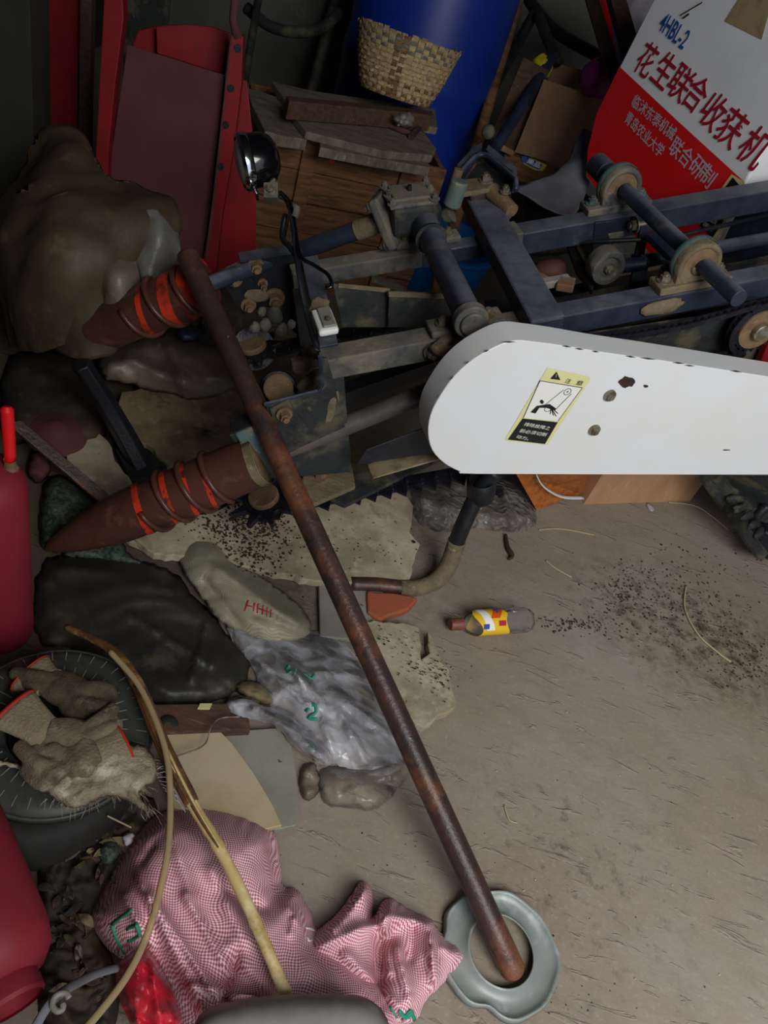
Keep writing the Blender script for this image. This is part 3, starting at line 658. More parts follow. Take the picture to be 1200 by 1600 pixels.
# dark conveyor body, added under the rails to darken the gap between them
g = G(); g.prism([MP(a, b, -.16) for a, b in ((.02, .03), (1.15, .03), (1.15, .29), (.02, .29))], E3 * -.08); hp('conveyor_filler', g, 'black_steel', bevel=.004)
g = G(); g.bar(MP(.1, .10, -.15), MP(1.1, .10, -.13), E2 * .012, E3 * .012); g.bar(MP(.1, .2, -.15), MP(1.1, .2, -.13), E2 * .012, E3 * .012); hp('guide_rail', g, 'muddy_dark')
for i in range(7):
    q = .02 - i * .021; g = G(); g.bar(MP(q, .04, -.20), MP(q + .02, .27, -.15), E1 * .006, E3 * .008); hp('separator_bar', g, 'wood_crate' if i % 2 else 'wood_dark', bevel=.001)
g = G(); g.lathe(T(858, 412, -.12), E3 + E2 * .4, [(0, .01), (.025, .008), (.038, .0), (.042, -.01), (.042, -.03)], 24); hp('red_hub_cover', g, 'red_dust', smooth=True)
for i, (x, y, a, b) in enumerate(((868, 440, .035, .012), (884, 444, .02, .02), (846, 436, .015, .01))):
    g = G(); g.box(T(x, y, -.11), (E1 * math.cos(i) + E2 * math.sin(i)) * a, (E2 * math.cos(i) - E1 * math.sin(i)) * b, E3 * .01); hp('bracket_scrap', g, 'card' if i else 'scrap', bevel=.003)
g = G(); g.prism([T(x, y, -.13) for x, y in ((880, 372), (930, 368), (935, 420), (925, 460), (900, 430))], E3 * .01); hp('inner_plate', g, 'muddy_dark')
# guide plate between the left rails
gp = splate('guide_plate', [(520, 444), (610, 452), (612, 512), (534, 512)], .14, .004, 'muddy_dark')
splate('guide_plate', [(608, 455), (735, 460), (735, 512), (606, 512)], .12, .004, 'muddy_dark')
g = G(); g.tube([S(528, 446, .14), S(608, 454, .14)], .005, 6); hp('plate_edge', g, 'mud', parent=gp)
g = G(); g.tube([S(606, 459, .12), S(735, 464, .12)], .009, 6, flat=.5); hp('plate_edge', g, 'mud', parent=gp)
g = G(); g.bar(P(580, 433, .5), P(630, 453, .47), E3 * .01, E2 * .004); hp('brace', g, 'dusty_steel')

# gathering chains: each has a toothed row of pieces
def gathering_chain(p0, p1, n, w_, th, tl, mm='chain_steel', down=None):
    ax = (p1 - p0); L = ax.length; ax.normalize(); nn = (E3 - ax * E3.dot(ax)).normalized(); sd = ax.cross(nn).normalized()
    if sd.dot(-E2) < 0: sd = -sd
    g = G(); g.bar(p0, p1, sd * w_, nn * th); root = hp('gathering_chain', g, mm, bevel=.003)
    st = L / n; base = None
    for i in range(n):
        c_ = p0 + ax * st * (i + .5); g = G()
        g.prism([c_ + sd * w_ * .7 - ax * st * .5 + nn * th, c_ + sd * w_ * .7 + ax * st * .5 + nn * th, c_ + sd * (w_ + tl * .25) + ax * st * .42 + nn * th, c_ + sd * (w_ + tl) + ax * st * .12 + nn * th, c_ + sd * (w_ + tl * .35) - ax * st * .32 + nn * th], -nn * .007)
        hp('chain_tooth', g, mm, parent=root)
        g = G(); g.cyl(c_ - ax * st * .45 + nn * (th - .004) + sd * w_ * .2, c_ - ax * st * .45 + nn * (th + .008) + sd * w_ * .2, .006, 8); hp('chain_pin', g, mm, parent=root)
    return root
c0, c1 = P(388, 800, .16), P(745, 735, .27)
gathering_chain(c0, c1, 15, .018, .009, .028)
gathering_chain(P(420, 548, .40), P(740, 484, .52), 13, .02, .01, .014)
g = G(); q = P(414, 781, .185); ax = (E3 + V(-.1, -.1, 0)).normalized()
g.gear(q, ax, 0, .052, .082, 9, .014); sp = hp('chain_sprocket', g, 'chain_steel', bevel=.002)
g = G(); g.cyl(q, q + ax * .02, .036, 24); hp('hub_cap', g, 'rusty_hub', smooth=2, bevel=.003, parent=sp)
g = G(); g.cyl(q - ax * .03, q - ax * .005, .045, 20); hp('hub', g, 'chain_steel', parent=sp)
q = P(397, 545, .42); g = G(); g.gear(q, ax, 0, .045, .065, 9, .014); sp = hp('chain_sprocket', g, 'chain_steel', bevel=.002)
g = G(); g.cyl(q, q + ax * .02, .032, 24); hp('hub_cap', g, 'rusty_hub', smooth=2, bevel=.003, parent=sp)
g = G(); g.cyl(P(395, 545, .33), q, .05, 20); hp('hub', g, 'chain_steel', parent=sp)

# roller chain and its sprocket at the right
q = S(1183, 513, -.10)
g = G(); g.gear(q, E2, 0, .052, .06, 22, .008); sp = hp('drive_sprocket', g, 'chain_steel', bevel=.001)
g = G(); g.lathe(q + E2 * .0, -E2, [(0, .012), (.020, .012), (.020, .008), (.046, .008), (.047, 0)], 30); hp('sprocket_face', g, 'rusty_hub', smooth=2, parent=sp)
g = G(); g.cyl(q - E2 * .012, q - E2 * .022, .020, 20); hp('axle_end', g, 'bolt', smooth=2, bevel=.002, parent=sp)
A_, _, Cc = ABC(q); top = []
for i in range(24): t_ = i / 23; top.append(MP(.115 + t_ * (.50 - .115), -.10, -.018 - .016 * math.sin(t_ * 3.1) + .005 * t_))
for i in range(9): an = math.radians(120 - i * 8); top.append(MP(A_ + math.cos(an) * .062, -.10, Cc + math.sin(an) * .062))
bot = []
for i in range(10): an = math.radians(130 + i * 14); bot.append(MP(A_ + math.cos(an) * .062, -.10, Cc + math.sin(an) * .062))
for i in range(22): bot.append(MP(A_ - .02 - i * .019, -.10, Cc - .062 + i * .0018))
for path in (top, bot):
    g = G()
    for i in range(len(path) - 1):
        a, b = path[i], path[i + 1]; t_ = (b - a).normalized(); n_ = t_.cross(E2)
        for s_ in (-.007, .007): g.box((a + b) / 2 + E2 * s_, (b - a) * .56, n_ * .006, E2 * .0015)
        g.cyl(a - E2 * .009, a + E2 * .009, .005, 8)
    hp('roller_chain', g, 'chain_steel')
splate('chain_backplate', [(905, 522), (1200, 478), (1250, 480), (1250, 620), (1100, 600), (900, 560)], -.06, .003, 'muddy_dark')
g = G(); g.box(S(1205, 540, -.08), E1 * .02, E2 * .01, E3 * .05); hp('red_bracket', g, 'red_dark', bevel=.003)

# white chain guard
face = [(833, 534), (808, 532), (783, 538), (742, 560), (710, 588), (687, 620), (673, 648), (669, 676), (675, 703), (694, 724), (719, 737), (745, 741), (1000, 742), (1290, 742), (1290, 602), (1196, 588), (1086, 571), (1017, 561), (939, 550), (879, 540)]
gb_ = -.20; fv = [S(x, y, gb_) for x, y in face]
def rnd_out(vs, k=3):
    out = []
    for i in range(len(vs)): out += [spl([vs[i - 1], vs[i], vs[(i + 1) % len(vs)], vs[(i + 2) % len(vs)]], j / k) for j in range(k)] if (i < 11 or i > 16) else [vs[i]]
    return out
fv = rnd_out(fv)
g = G(); g.prism(fv, E2 * .062); CG = hp('chain_guard', g, 'white_paint', bevel=.004, smooth=2)
def onG(x, y, o=.0012): return S(x, y, gb_) - E2 * o
for x, y in ((952, 617), (928, 671)):
    q = S(x, y, gb_); g = G(); g.lathe(q, -E2, [(.013, 0), (.0125, .004), (0, .004)], 20); g.hexbolt(q - E2 * .003, -E2, .0085, .008); hp('bolt', g, 'bolt', smooth=2, parent=CG)
def patch(pix, off, m, parent=CG, on=onG, name='decal', jit=0):
    g = G(); vs = [on(x, y, off) for x, y in pix]; n = (vs[1] - vs[0]).cross(vs[2] - vs[0])
    f = tuple(range(len(vs))); g.add(vs, [f if n.dot(CAM - vs[0]) > 0 else tuple(reversed(f))]); return hp(name, g, m, parent=parent)
def gtext(body, x0, y0, x1, y1, h, m, on=onG, parent=CG, bold=.0, off=.0028, upv=None, name='lettering', shear=0):
    a, b = on(x0, y0, off), on(x1, y1, off); u = upv or E3
    return hp(name, text_g(body, a, b, u, h, 0, bold, shear), m, parent=parent)
def blotch(cx, cy, r, seed, k=14, sx=1.5): return [(cx + math.cos(a) * r * sx * (1 + .5 * noise.noise(V(math.cos(a), math.sin(a), seed))), cy + math.sin(a) * r * (1 + .6 * noise.noise(V(math.cos(a) * 1.7, math.sin(a) * 1.7, seed + 5)))) for a in [2 * math.pi * i / k for i in range(k)]]
patch(blotch(979, 597, 8, 3, sx=1.7), .0006, 'rust_pipe', name='rust_spot'); patch(blotch(1009, 603, 2.5, 4), .0006, 'rust_pipe', name='rust_spot')
patch(blotch(1135, 803 - 100, 1, 6, sx=6), .0006, 'rust_pipe', name='scratch')
for i, (x, y, l_, a_) in enumerate(((672, 645, 4, 1.3), (684, 618, 4, 1.0), (706, 590, 5, .8), (730, 566, 4, .6), (795, 534, 12, -.02), (885, 541, 8, .15), (905, 545, 8, .12), (930, 549, 6, .12), (985, 557, 9, .15), (1012, 560, 14, .12), (1060, 567, 10, .1), (1077, 571, 9, .1), (1150, 580, 10, .14), (669, 690, 3, 1.5), (672, 704, 4, 1.6), (760, 548, 5, .4))):
    patch([(x - l_ * math.cos(a_), y + l_ * math.sin(a_) * (-1 if a_ > .3 else 1) * -1), (x, y - 1.4), (x + l_ * math.cos(a_), y - l_ * math.sin(a_) * (-1 if a_ < .3 else 1)), (x, y + 1.3)][::1], .0007, 'muddy_dark', name='paint_chip')
st = [(855, 574), (921, 588), (922, 593), (855, 695), (790, 688), (790, 684)]
stk = patch(st, .0010, 'sticker_cream', name='warning_label'); stk['label'] = 'cream and black warning label with Chinese characters'
patch([(844, 594), (909, 605), (871, 657), (817, 652)], .0018, 'ink_white'); patch([(816, 653), (871, 659), (851, 693), (793, 686)], .0018, 'ink_black')
for a, b in (((843, 594), (817, 652)), ((909, 605), (871, 657)), ((843, 594), (909, 605))):
    g = G(); g.tube([onG(*a, .0020), onG(*b, .0020)], .0007, 4); hp('label_line', g, 'ink_black', parent=CG)
patch([(869, 580), (875, 593), (859, 591)], .002, 'ink_black')
g = G(); g.tube([onG(868.5, 584, .0024), onG(867.6, 588.5, .0024)], .0006, 4); hp('label_mark', g, 'sticker_cream', parent=CG)
gtext('注', 881, 597, 889, 598.5, .011, 'ink_black'); gtext('意', 898, 600, 908, 601.5, .011, 'ink_black')
g = G()
for (x, y, r) in ((886, 611, .0075), (886, 611, .0015), (856, 637, .008)): g.tube([onG(x, y, .0024) + (E1 * math.cos(a) + E3 * math.sin(a)) * r for a in [i * .449 for i in range(15)]], .0006, 4)
g.tube([onG(880, 608, .0024), onG(849, 633, .0024)], .0006, 4); g.tube([onG(892, 614, .0024), onG(866, 640, .0024)], .0006, 4); hp('label_drawing', g, 'ink_black', parent=CG)
patch(blotch(846, 627, 3, 1, sx=1.1), .0024, 'ink_black'); patch([(828, 643), (838, 633), (858, 630), (868, 637), (866, 640), (852, 636), (842, 636), (836, 645)], .0024, 'ink_black')
g = G()
for dx_, dy_ in ((864, 648), (868, 649), (859, 646), (871, 645)): g.tube([onG(860, 635, .0024), onG(dx_, dy_, .0024)], .0009, 4)
hp('label_drawing', g, 'ink_black', parent=CG)
for s, a in (('排除故障之', (817, 664, 857, 671)), ('前必须切断', (810, 674, 852, 681)), ('动力。', (805, 683, 824, 687))): gtext(s, *a, .0095 if len(s) > 3 else .0085, 'ink_white', off=.0026)

# headlamp on its rod
lc = D(397, 251, 1.66); la = (-RT * .95 - UP * .25 - FW * .2).normalized()
g = G(); g.lathe(lc - la * .055, la, [(0, 0), (.028, .004), (.045, .016), (.054, .036), (.055, .062), (.051, .066)], 36); HL = hp('headlamp', g, 'lamp_black', smooth=2); HL['label'] = 'round black headlamp with chrome rim'
g = G(); g.lathe(lc + la * .008, la, [(.056, 0), (.059, .004), (.059, .016), (.054, .022), (.050, .022)], 36); hp('rim', g, 'chrome', smooth=2, parent=HL)
g = G(); g.lathe(lc + la * .028, la, [(.051, -.004), (.042, .004), (.02, .009), (0, .010)], 36); hp('lens', g, 'lamp_glass', smooth=True, parent=HL)
q = D(424, 300, 1.66)
g = G(); g.box(q, RT * .015, UP * .016, FW * .012); g.box(q + UP * .02 + FW * .005, RT * .008, UP * .02, FW * .008); hp('lamp_bracket', g, 'dusty_steel', bevel=.002, parent=HL)
bolt(q - FW * .012, -FW, .009, .01, HL)
g = G(); g.tube([lc - UP * .05 - RT * .002, D(402, 305, 1.64), D(403, 312, 1.64)], .004, 8); hp('rim_screw', g, 'chrome', parent=HL)
g = G(); g.tube(curve([D(436, 305, 1.66), D(449, 315, 1.66), D(456, 335, 1.64), D(462, 385, 1.62), D(468, 430, 1.6), D(482, 500, 1.59), T(496, 548, .01)], 4), .007, 8, flat=.5); hp('lamp_rod', g, 'black_steel', smooth=True)
g = G(); g.tube(curve([D(446, 335, 1.66), D(441, 370, 1.66), D(452, 385, 1.63), D(461, 398, 1.62)], 4), .006, 8); hp('lamp_rod', g, 'black_steel', smooth=True)
g = G(); g.tube([D(452, 320, 1.65), D(464, 327, 1.64), D(460, 340, 1.64)], .009, 8); hp('hook', g, 'dusty_steel', smooth=True)
g = G(); g.tube(curve([D(438, 300, 1.66), D(455, 320, 1.64), D(462, 360, 1.63), D(470, 400, 1.6), D(492, 415, 1.6), D(513, 430, 1.6), D(518, 447, 1.6), D(508, 450, 1.6)], 5), .004, 8); hp('lamp_cable', g, 'lamp_black', smooth=True)

# crop divider cones with their spiral ribs
def cone(tip, end, r0, col_, spans, pitch_pts, tipfrac=.42, seed=1):
    ax = (end - tip); L = ax.length; ax.normalize(); prof = [(.004, 0), (.018, .02 * L / .5)]
    for i in range(1, 9): t = i / 8; prof.append((.018 + (r0 - .018) * (1 - (1 - t) ** 1.5), .02 + t * (L * tipfrac - .02)))
    prof += [(r0, L * .6), (r0, L * .8), (r0 * .97, L)]
    g = G(); g.lathe(tip, ax, prof, 32); o = hp('crop_divider', g, 'cone_brown', smooth=2, bevel=0)
    u = (ZU - ax * ax.z).normalized(); b = ax.cross(u)
    for (s0, s1) in spans:
        g = G(); n = 26; vs = []
        for i in range(n + 1):
            an = 2 * math.pi * i / n; off = (s1 - s0)
            for q in (0, 1):
                s = (s0 if q == 0 else s1) + .018 * math.sin(an + 1)
                vs.append(tip + ax * s + (u * math.cos(an) + b * math.sin(an)) * (r0 + .0015))
        g.add(vs, [(2 * i, 2 * i + 1, 2 * i + 3, 2 * i + 2) for i in range(n)]); hp('worn_paint_band', g, 'cone_orange', smooth=True, parent=o)
    g = G(); pts = []
    s0, s1, turns = pitch_pts; nn_ = int(turns * 28)
    for i in range(nn_ + 1): t = i / nn_; an = t * turns * 2 * math.pi + 1; pts.append(tip + ax * (s0 + (s1 - s0) * t) + (u * math.cos(an) + b * math.sin(an)) * (r0 + .004))
    g.tube(pts, .0062, 8); hp('spiral_rib', g, 'cone_brown', smooth=True, parent=o); return o
t1, e1_ = P(72, 858, .04), P(398, 722, .37); L1 = (e1_ - t1).length
cone(t1, e1_, .056, 0, ((L1 * .47, L1 * .50), (L1 * .60, L1 * .625), (L1 * .695, L1 * .715), (L1 * .78, L1 * .80)), (L1 * .52, L1 * .86, 3.2))
t2, e2_ = P(118, 528, .30), P(322, 446, .55); L2 = (e2_ - t2).length
cone(t2, e2_, .056, 0, ((L2 * .56, L2 * .60), (L2 * .72, L2 * .80), (L2 * .86, L2 * 1.0)), (L2 * .5, L2 * .98, 2.4), tipfrac=.2)
ax1 = (e1_ - t1).normalized()
g = G(); g.lathe(e1_ - ax1 * .005, ax1, [(.05, 0), (.05, .02), (.045, .022), (0, .024)], 24); hp('cone_end', g, 'rusty_hub', smooth=2)
for i in range(5):
    g = G(); u = (ZU - ax1 * ax1.z).normalized(); b = ax1.cross(u); g.tube([e1_ + ax1 * (i * .004 + .002 * math.sin(a * 3)) + (u * math.cos(a) + b * math.sin(a)) * .053 for a in [k * .35 for k in range(19)]], .0028, 5); hp('wire_wrap', g, 'foam_dirty', smooth=True)
q = P(404, 700, .39); pn = ax1
g = G(); sdv = (ZU - ax1 * ax1.z).normalized(); sdh = ax1.cross(sdv)
g.bar(P(381, 668, .44), P(424, 745, .34), sdh * .0 + ax1 * .020, ax1.cross((P(424, 745, .34) - P(381, 668, .44)).normalized()) * .012); hp('bearing_arm', g, 'teal_paint', bevel=.004)
g = G(); g.box(P(383, 666, .43), ax1 * .03, sdh * .025, sdv * .012); hp('arm_cap', g, 'muddy_dark', bevel=.003)
g = G(); g.tube([P(425, 712, .36), P(560, 657, .47), P(700, 600, .60)], [.021, .021, .021], 22); hp('drive_pipe', g, 'grey_pipe', smooth=2)
ax2 = (e2_ - t2).normalized(); g = G(); g.tube([e2_, P(440, 402, .6), pg0], .018, 14); hp('pipe_shaft', g, 'blue_steel', smooth=2)

# curved support leg
g = G(); g.tube(curve([P(775, 735, .36), P(752, 762, .30), P(726, 815, .20), P(712, 850, .13)], 5), .021, 20); lgp = hp('support_leg', g, 'black_steel', smooth=True)
g = G(); g.tube(curve([P(714, 845, .14), P(702, 880, .07), P(684, 905, .035), P(655, 918, .025), P(625, 919, .022)], 5), [.023] * 12 + [.021] * 9, 20); hp('muddy_bend', g, 'mud', smooth=True, parent=lgp)
g = G(); g.tube(curve([P(632, 919, .022), P(590, 914, .022), P(548, 913, .02)], 4), .019, 18); hp('foot_tube', g, 'rust_pipe', smooth=True, parent=lgp)
g = G(); g.lathe(P(752, 762, .30), V(.3, .2, -1), [(.03, -.03), (.036, -.02), (.034, .03), (.028, .04)], 18); hp('leg_bracket', g, 'black_steel', smooth=True, parent=lgp)
bolt(P(778, 765, .27), -E2, .010, .02, lgp, 'black_steel')

# engine cover behind the frame
pn = V(1.12, .78, 0).normalized(); p0 = D(1000, 200, 2.35)
def onB(x, y, o=0): return PL(x, y, p0 - pn * o, pn)
outline = [(1046, -52), (1020, 0), (968, 103), (932, 178), (917, 235), (915, 277), (948, 318), (1015, 398), (1110, 398), (1122, 374), (1165, 285), (1203, 212), (1262, 100), (1150, -52)]
vs = [onB(x, y) for x, y in outline]
g = G(); g.prism(vs, pn * .42); EC = hp('engine_cover', g, 'cover_paint', bevel=.006); EC['label'] = 'tall white and red engine cover with Chinese lettering'
def bp(pix, off, m, name='decal'): return patch(pix, off, m, EC, onB, name)
bp([(968, 104), (932, 179), (918, 235), (917, 276), (949, 317), (1016, 397), (1109, 397), (1121, 374), (1163, 284), (1060, 190)], .0012, 'red_panel', 'red_field')
bp([(1153, 0), (1142, -18), (1205, -10), (1200, 25), (1190, 62), (1132, 33)], .0014, 'masking', 'masking_tape')
bt_ = dict(on=onB, parent=EC, upv=ZU)
def btext(s, x0, y0, x1, y1, h, m, bold=.0, shear=0): gtext(s, x0, y0, x1, y1, h, m, bold=bold, off=.003, shear=shear, **bt_)
for s, x0, y0, x1, y1, h in (('花', 988, 109, 1009, 127, .088), ('生', 1014, 123, 1036, 144, .088), ('联', 1037, 142, 1062, 166, .088), ('合', 1062, 160, 1086, 183, .088), ('收', 1087, 184, 1111, 213, .088), ('获', 1112, 213, 1142, 240, .090), ('机', 1146, 243, 1176, 271, .092)):
    btext(s, x0, y0, x1, y1, h, 'ink_red', .010, .1)
btext('4HBL-2', 1027, 45, 1066, 78, .046, 'ink_blue', .014)
btext('临沭东泰机械', 985, 165, 1049, 221, .036, 'ink_silver', .012)
btext('青岛农业大学', 974, 190, 1030, 248, .036, 'ink_silver', .012)
for s, x0, y0, x1, y1 in (('联', 1042, 237, 1056, 251), ('合', 1057, 249, 1071, 266), ('研', 1073, 264, 1088, 283), ('制', 1089, 277, 1104, 297)): btext(s, x0, y0, x1, y1, .05, 'ink_silver', .010)
bp([(1143, 272), (1164, 285), (1120, 376), (1092, 350), (1130, 290)], .0022, 'sticker_cream', 'warning_label')
bp([(1145, 277), (1155, 289), (1133, 293)], .0032, 'ink_black')
bp([(1105, 322), (1131, 345), (1113, 372), (1093, 353)], .0032, 'ink_black')
for i, (s, a) in enumerate((('排除故障', (1101, 342, 1118, 352)), ('切断动力', (1097, 352, 1112, 362)))): gtext(s, *a, .012, 'ink_white', on=onB, parent=EC, upv=ZU, off=.004)
bp([(1140, 296), (1158, 297), (1135, 345), (1122, 330)], .0034, 'ink_white')
g = G(); g.tube([onB(1076, 22, .002), onB(1068, 28, .002)], .003, 4); g.tube([onB(1097, 4, .002), onB(1063, 24, .002)], .0018, 4); hp('pen_mark', g, 'ink_black', parent=EC)
g = G(); g.prism([onB(x, y, .03) for x, y in ((1130, 376), (1168, 296), (1330, 296), (1330, 480), (1118, 440))], pn * .012); hp('frame_panel', g, 'navy', bevel=.002)
# muddy track frame below the guard at the right
def tb3(name, pts, r, m, n=12): g = G(); g.tube(curve(pts, 4), r, n); return hp(name, g, m, smooth=True)
g = G(); g.prism([P(x, y, .20) for x, y in ((1118, 742), (1215, 742), (1215, 800), (1150, 790))], V(0, 0, -.05)); hp('track_plate', g, 'muddy_dark', bevel=.004)
g = G(); g.bar(P(1100, 742, .22), P(1190, 868, .08), V(.012, -.006, 0), V(0, 0, .02)); hp('track_frame', g, 'muddy_dark', bevel=.004)
g = G(); g.bar(P(1117, 742, .24), P(1200, 850, .10), V(.010, -.005, 0), V(0, 0, .02)); hp('track_frame', g, 'muddy_dark', bevel=.004)
tb3('track_hose', [P(1200, 790, .22), P(1183, 806, .18), P(1184, 826, .14), P(1210, 850, .1)], .014, 'black_steel')
for i in range(6): blob('mud_clod', P(1140 + i * 9, 768 + i * 13, .20), .03, .018, .012, V(1, i * .4, 0), 'muddy_dark', seed=40 + i)
g = G(); g.box(P(1200, 830, .1), V(.05, 0, 0), V(0, .08, 0), V(0, 0, .05)); hp('track_block', g, 'black_steel', bevel=.01)
# ------------------------------------------------------------------ the long rusty pipe and what lies on the floor
def one(name, label, cat, g, m, group=None, **k): return tag(mesh_obj(name, g, M[m] if isinstance(m, str) else m, **k), label, cat, group)
pb_, pt_ = P(801, 1515, .030), P(293, 400, .625)
g = G(); n = 24; pts = [pb_ + (pt_ - pb_) * (i / n) for i in range(n + 1)]; dr = (pt_ - pb_).normalized()
rr = [.0225 + .0006 * noise.noise(V(i * .7, 0, 3)) for i in range(n + 1)]
g.tube([pb_ - dr * .014, pb_ - dr * .008] + pts, [.012, .019] + rr, 24); g.tube([pt_, pt_ + dr * .006], [.0225, .020], 24)
one('metal_pipe', 'long rusty brown metal pipe leaning from the floor ring up across the machine', 'pipe', g, 'rust_pipe', smooth=2)

rc = P(776, 1492, 0)
def wob(a, r, h): return 1 + (.03 * math.sin(a * 2 + 1) + .016 * math.sin(a * 5 + .6) + .012 * math.sin(a * 9) - .09 * math.exp(-((a - 4.6) * 5) ** 2) - .06 * math.exp(-((a - 3.1) * 6) ** 2)) * max(0, (r - .06) / .05)
g = G(); g.lathe(rc + V(0, 0, .004), ZU, [(.060, .020), (.0615, .022), (.064, .018), (.071, .010), (.084, .006), (.098, .008), (.104, .014), (.107, .020), (.109, .015), (.111, .005)], 72, wob=wob)
o = one('metal_ring', 'dented galvanized steel ring on the floor around the lower end of the rusty pipe', 'ring', g, 'galv', smooth=True, solid=.0015)

# drink bottle
bA, bB = P(703, 976, .0315), P(828, 968, .033); ax = (bB - bA); L = ax.length; ax.normalize()
BT = thing('drink_bottle', 'empty clear plastic drink bottle with a yellow and orange label lying on the floor', 'bottle', V(*((bA + bB) / 2)[:2], 0))
g = G(); g.lathe(bA, ax, [(.013, L * .15), (.014, L * .18), (.022, L * .21), (.029, L * .27), (.0315, L * .33), (.031, L * .5), (.0315, L * .66), (.030, L * .72), (.0315, L * .78), (.0315, L * .93), (.027, L * .99), (.012, L), (0, L * .985)], 32, wob=lambda a, r, h: 1 + (.04 * math.cos(a * 6) if h > L * .64 else 0)); mesh_obj('bottle_body', g, M['pet'], BT, smooth=True)
g = G(); g.lathe(bA, ax, [(0, 0), (.013, 0), (.0145, .002), (.0148, L * .15), (.013, L * .155)], 28, wob=lambda a, r, h: 1 + .03 * math.cos(a * 28)); o = mesh_obj('bottle_cap', g, M['bottle_cap'], BT, smooth=2); o['label'] = 'dirty brown red cap'
uz = (ZU - ax * ax.z).normalized(); bh = ax.cross(uz)
def onlab(s, a, r=.0322): return bA + ax * (s * L) + (uz * math.cos(a) + bh * math.sin(a)) * r
def labstrip(name, f0, f1, a0, a1, m, r=.0322, n=26):
    g = G(); vs = []
    for i in range(n + 1):
        a = a0 + (a1 - a0) * i / n
        s0, s1 = f0(a), f1(a)
        for k in range(5): s = s0 + (s1 - s0) * k / 4; vs.append(onlab(s, a, r * (1 if s > .31 else .80 + .2 * max(0, (s - .2) / .11))))
    g.add(vs, [(5 * i + k, 5 * i + k + 1, 5 * i + k + 6, 5 * i + k + 5) for i in range(n) for k in range(4)]); return mesh_obj(name, g, M[m], BT, smooth=True)
labstrip('bottle_label', lambda a: .29 - .05 * math.cos(a * 2 + .3), lambda a: .655 - .035 * math.sin(a * 2.5), 0, 6.283, 'label_yellow', .0326, 60)
labstrip('label_print', lambda a: .29 + .12 * (a + 1.2) / 2.4 - .03, lambda a: .36 + .12 * (a + 1.2) / 2.4, -1.2, 1.3, 'ink_white', .0330)
labstrip('label_print', lambda a: .46 - .09 * a, lambda a: .575 - .09 * a - .02 * a * a, -1.1, .35, 'label_orange', .0332)
labstrip('label_print', lambda a: .52, lambda a: .61, .55, .95, 'ink_red', .0333)
labstrip('label_print', lambda a: .335, lambda a: .405, .75, 1.15, 'label_blue', .0334)
for i, (a0, s) in enumerate(((-.85, .50), (-.5, .505), (-.15, .51))):
    q = onlab(s, a0, .0352); e1v = (onlab(s + .02, a0 + .25, .0352) - q).normalized(); nrm = (uz * math.cos(a0) + bh * math.sin(a0)); u = nrm.cross(e1v)
    tg = text_g('QOX'[i], q - e1v * .006, q + e1v * .006, u, .013, .0005, .04)
    n0 = (tg.v[1] - tg.v[0]).cross(tg.v[2] - tg.v[0]); mesh_obj('lettering', tg, M['label_blue'], BT)

# straws and twigs on the floor
tw = [((455, 0),)]
for i, (lab, r, pts) in enumerate((
    ('long curved pale straw lying in the dirt patch on the floor', .0028, [(1072, 915), (1070, 950), (1090, 990), (1120, 1018), (1142, 1034)]),
    ('short pale straw on the floor above the drink bottle', .0022, [(853, 876), (868, 888), (893, 902)]),
    ('thin pale straw beside the clear plastic under the white guard', .0022, [(842, 828), (870, 826), (900, 830), (928, 836)]),
    ('thin root on the floor right of the wooden offcut', .0022, [(1045, 785), (1085, 790), (1110, 805), (1138, 828)]),
    ('tiny bent straw on the floor right of the rusty pipe', .0016, [(788, 1258), (795, 1280), (808, 1286)]))):
    g = G(); g.tube(curve([P(x, y, r + .001) for x, y in pts], 6), r, 6); one('straw', lab, 'straw', g, 'straw', smooth=True)
g = G(); g.tube(curve([P(x, y, .008) for x, y in ((790, 835), (793, 855), (800, 868), (795, 874))], 4), [.004, .005, .006, .006, .007, .007, .008, .008, .007, .006, .005, .004, .003], 7); one('dead_leaf', 'curled dark dead leaf on the floor beside the support leg', 'leaf', g, 'dirt', smooth=True)
crumbs('soil_crumbs', [(1040, 930, 40, 30), (1000, 960, 60, 25), (1130, 990, 45, 30), (1170, 1040, 30, 20), (900, 975, 30, 8), (980, 920, 20, 22), (1100, 900, 50, 40)], 900, M['dirt'])
crumbs('soil_crumbs', [(600, 1350, 200, 90), (850, 850, 150, 60), (1000, 1300, 150, 200), (850, 1570, 60, 20)], 160, M['dirt'], size=(.001, .003), seed=9)
crumbs('soil_crumbs', [(900, 1200, 240, 200)], 120, M['straw'], size=(.001, .0035), seed=19)

# ------------------------------------------------------------------ foam slabs under the machine
def slab_px(name, label, cat, poly, z0, th, m, jag=0, seed=1, group=None, parent=None, bevel=.003):
    rnd = random.Random(seed); pts = resample(poly, 10, jag, rnd) if jag else poly
    g = G(); g.prism([P(x, y, z0 + th) for x, y in pts], V(0, 0, -th))
    if parent is not None: return mesh_obj(name, g, M[m], parent, bevel=bevel)
    return one(name, label, cat, g, m, group, bevel=bevel)
slab_px('foam_board', 'yellowed foam board with torn right edge lying under the toothed chain', 'board', [(205, 835), (330, 800), (420, 770), (540, 765), (630, 768), (646, 790), (640, 830), (657, 850), (650, 865), (640, 905), (540, 910), (480, 905), (400, 890), (330, 870), (240, 865)], .012, .022, 'foam', 2.5)
slab_px('foam_board', 'broken dirty foam piece beside the lower half of the rusty pipe', 'board', [(565, 968), (640, 975), (655, 980), (658, 1030), (672, 1020), (668, 985), (680, 1000), (690, 1035), (702, 1045), (712, 1105), (685, 1118), (662, 1137), (640, 1120), (600, 1080)], .008, .022, 'foam', 2.5, 2)
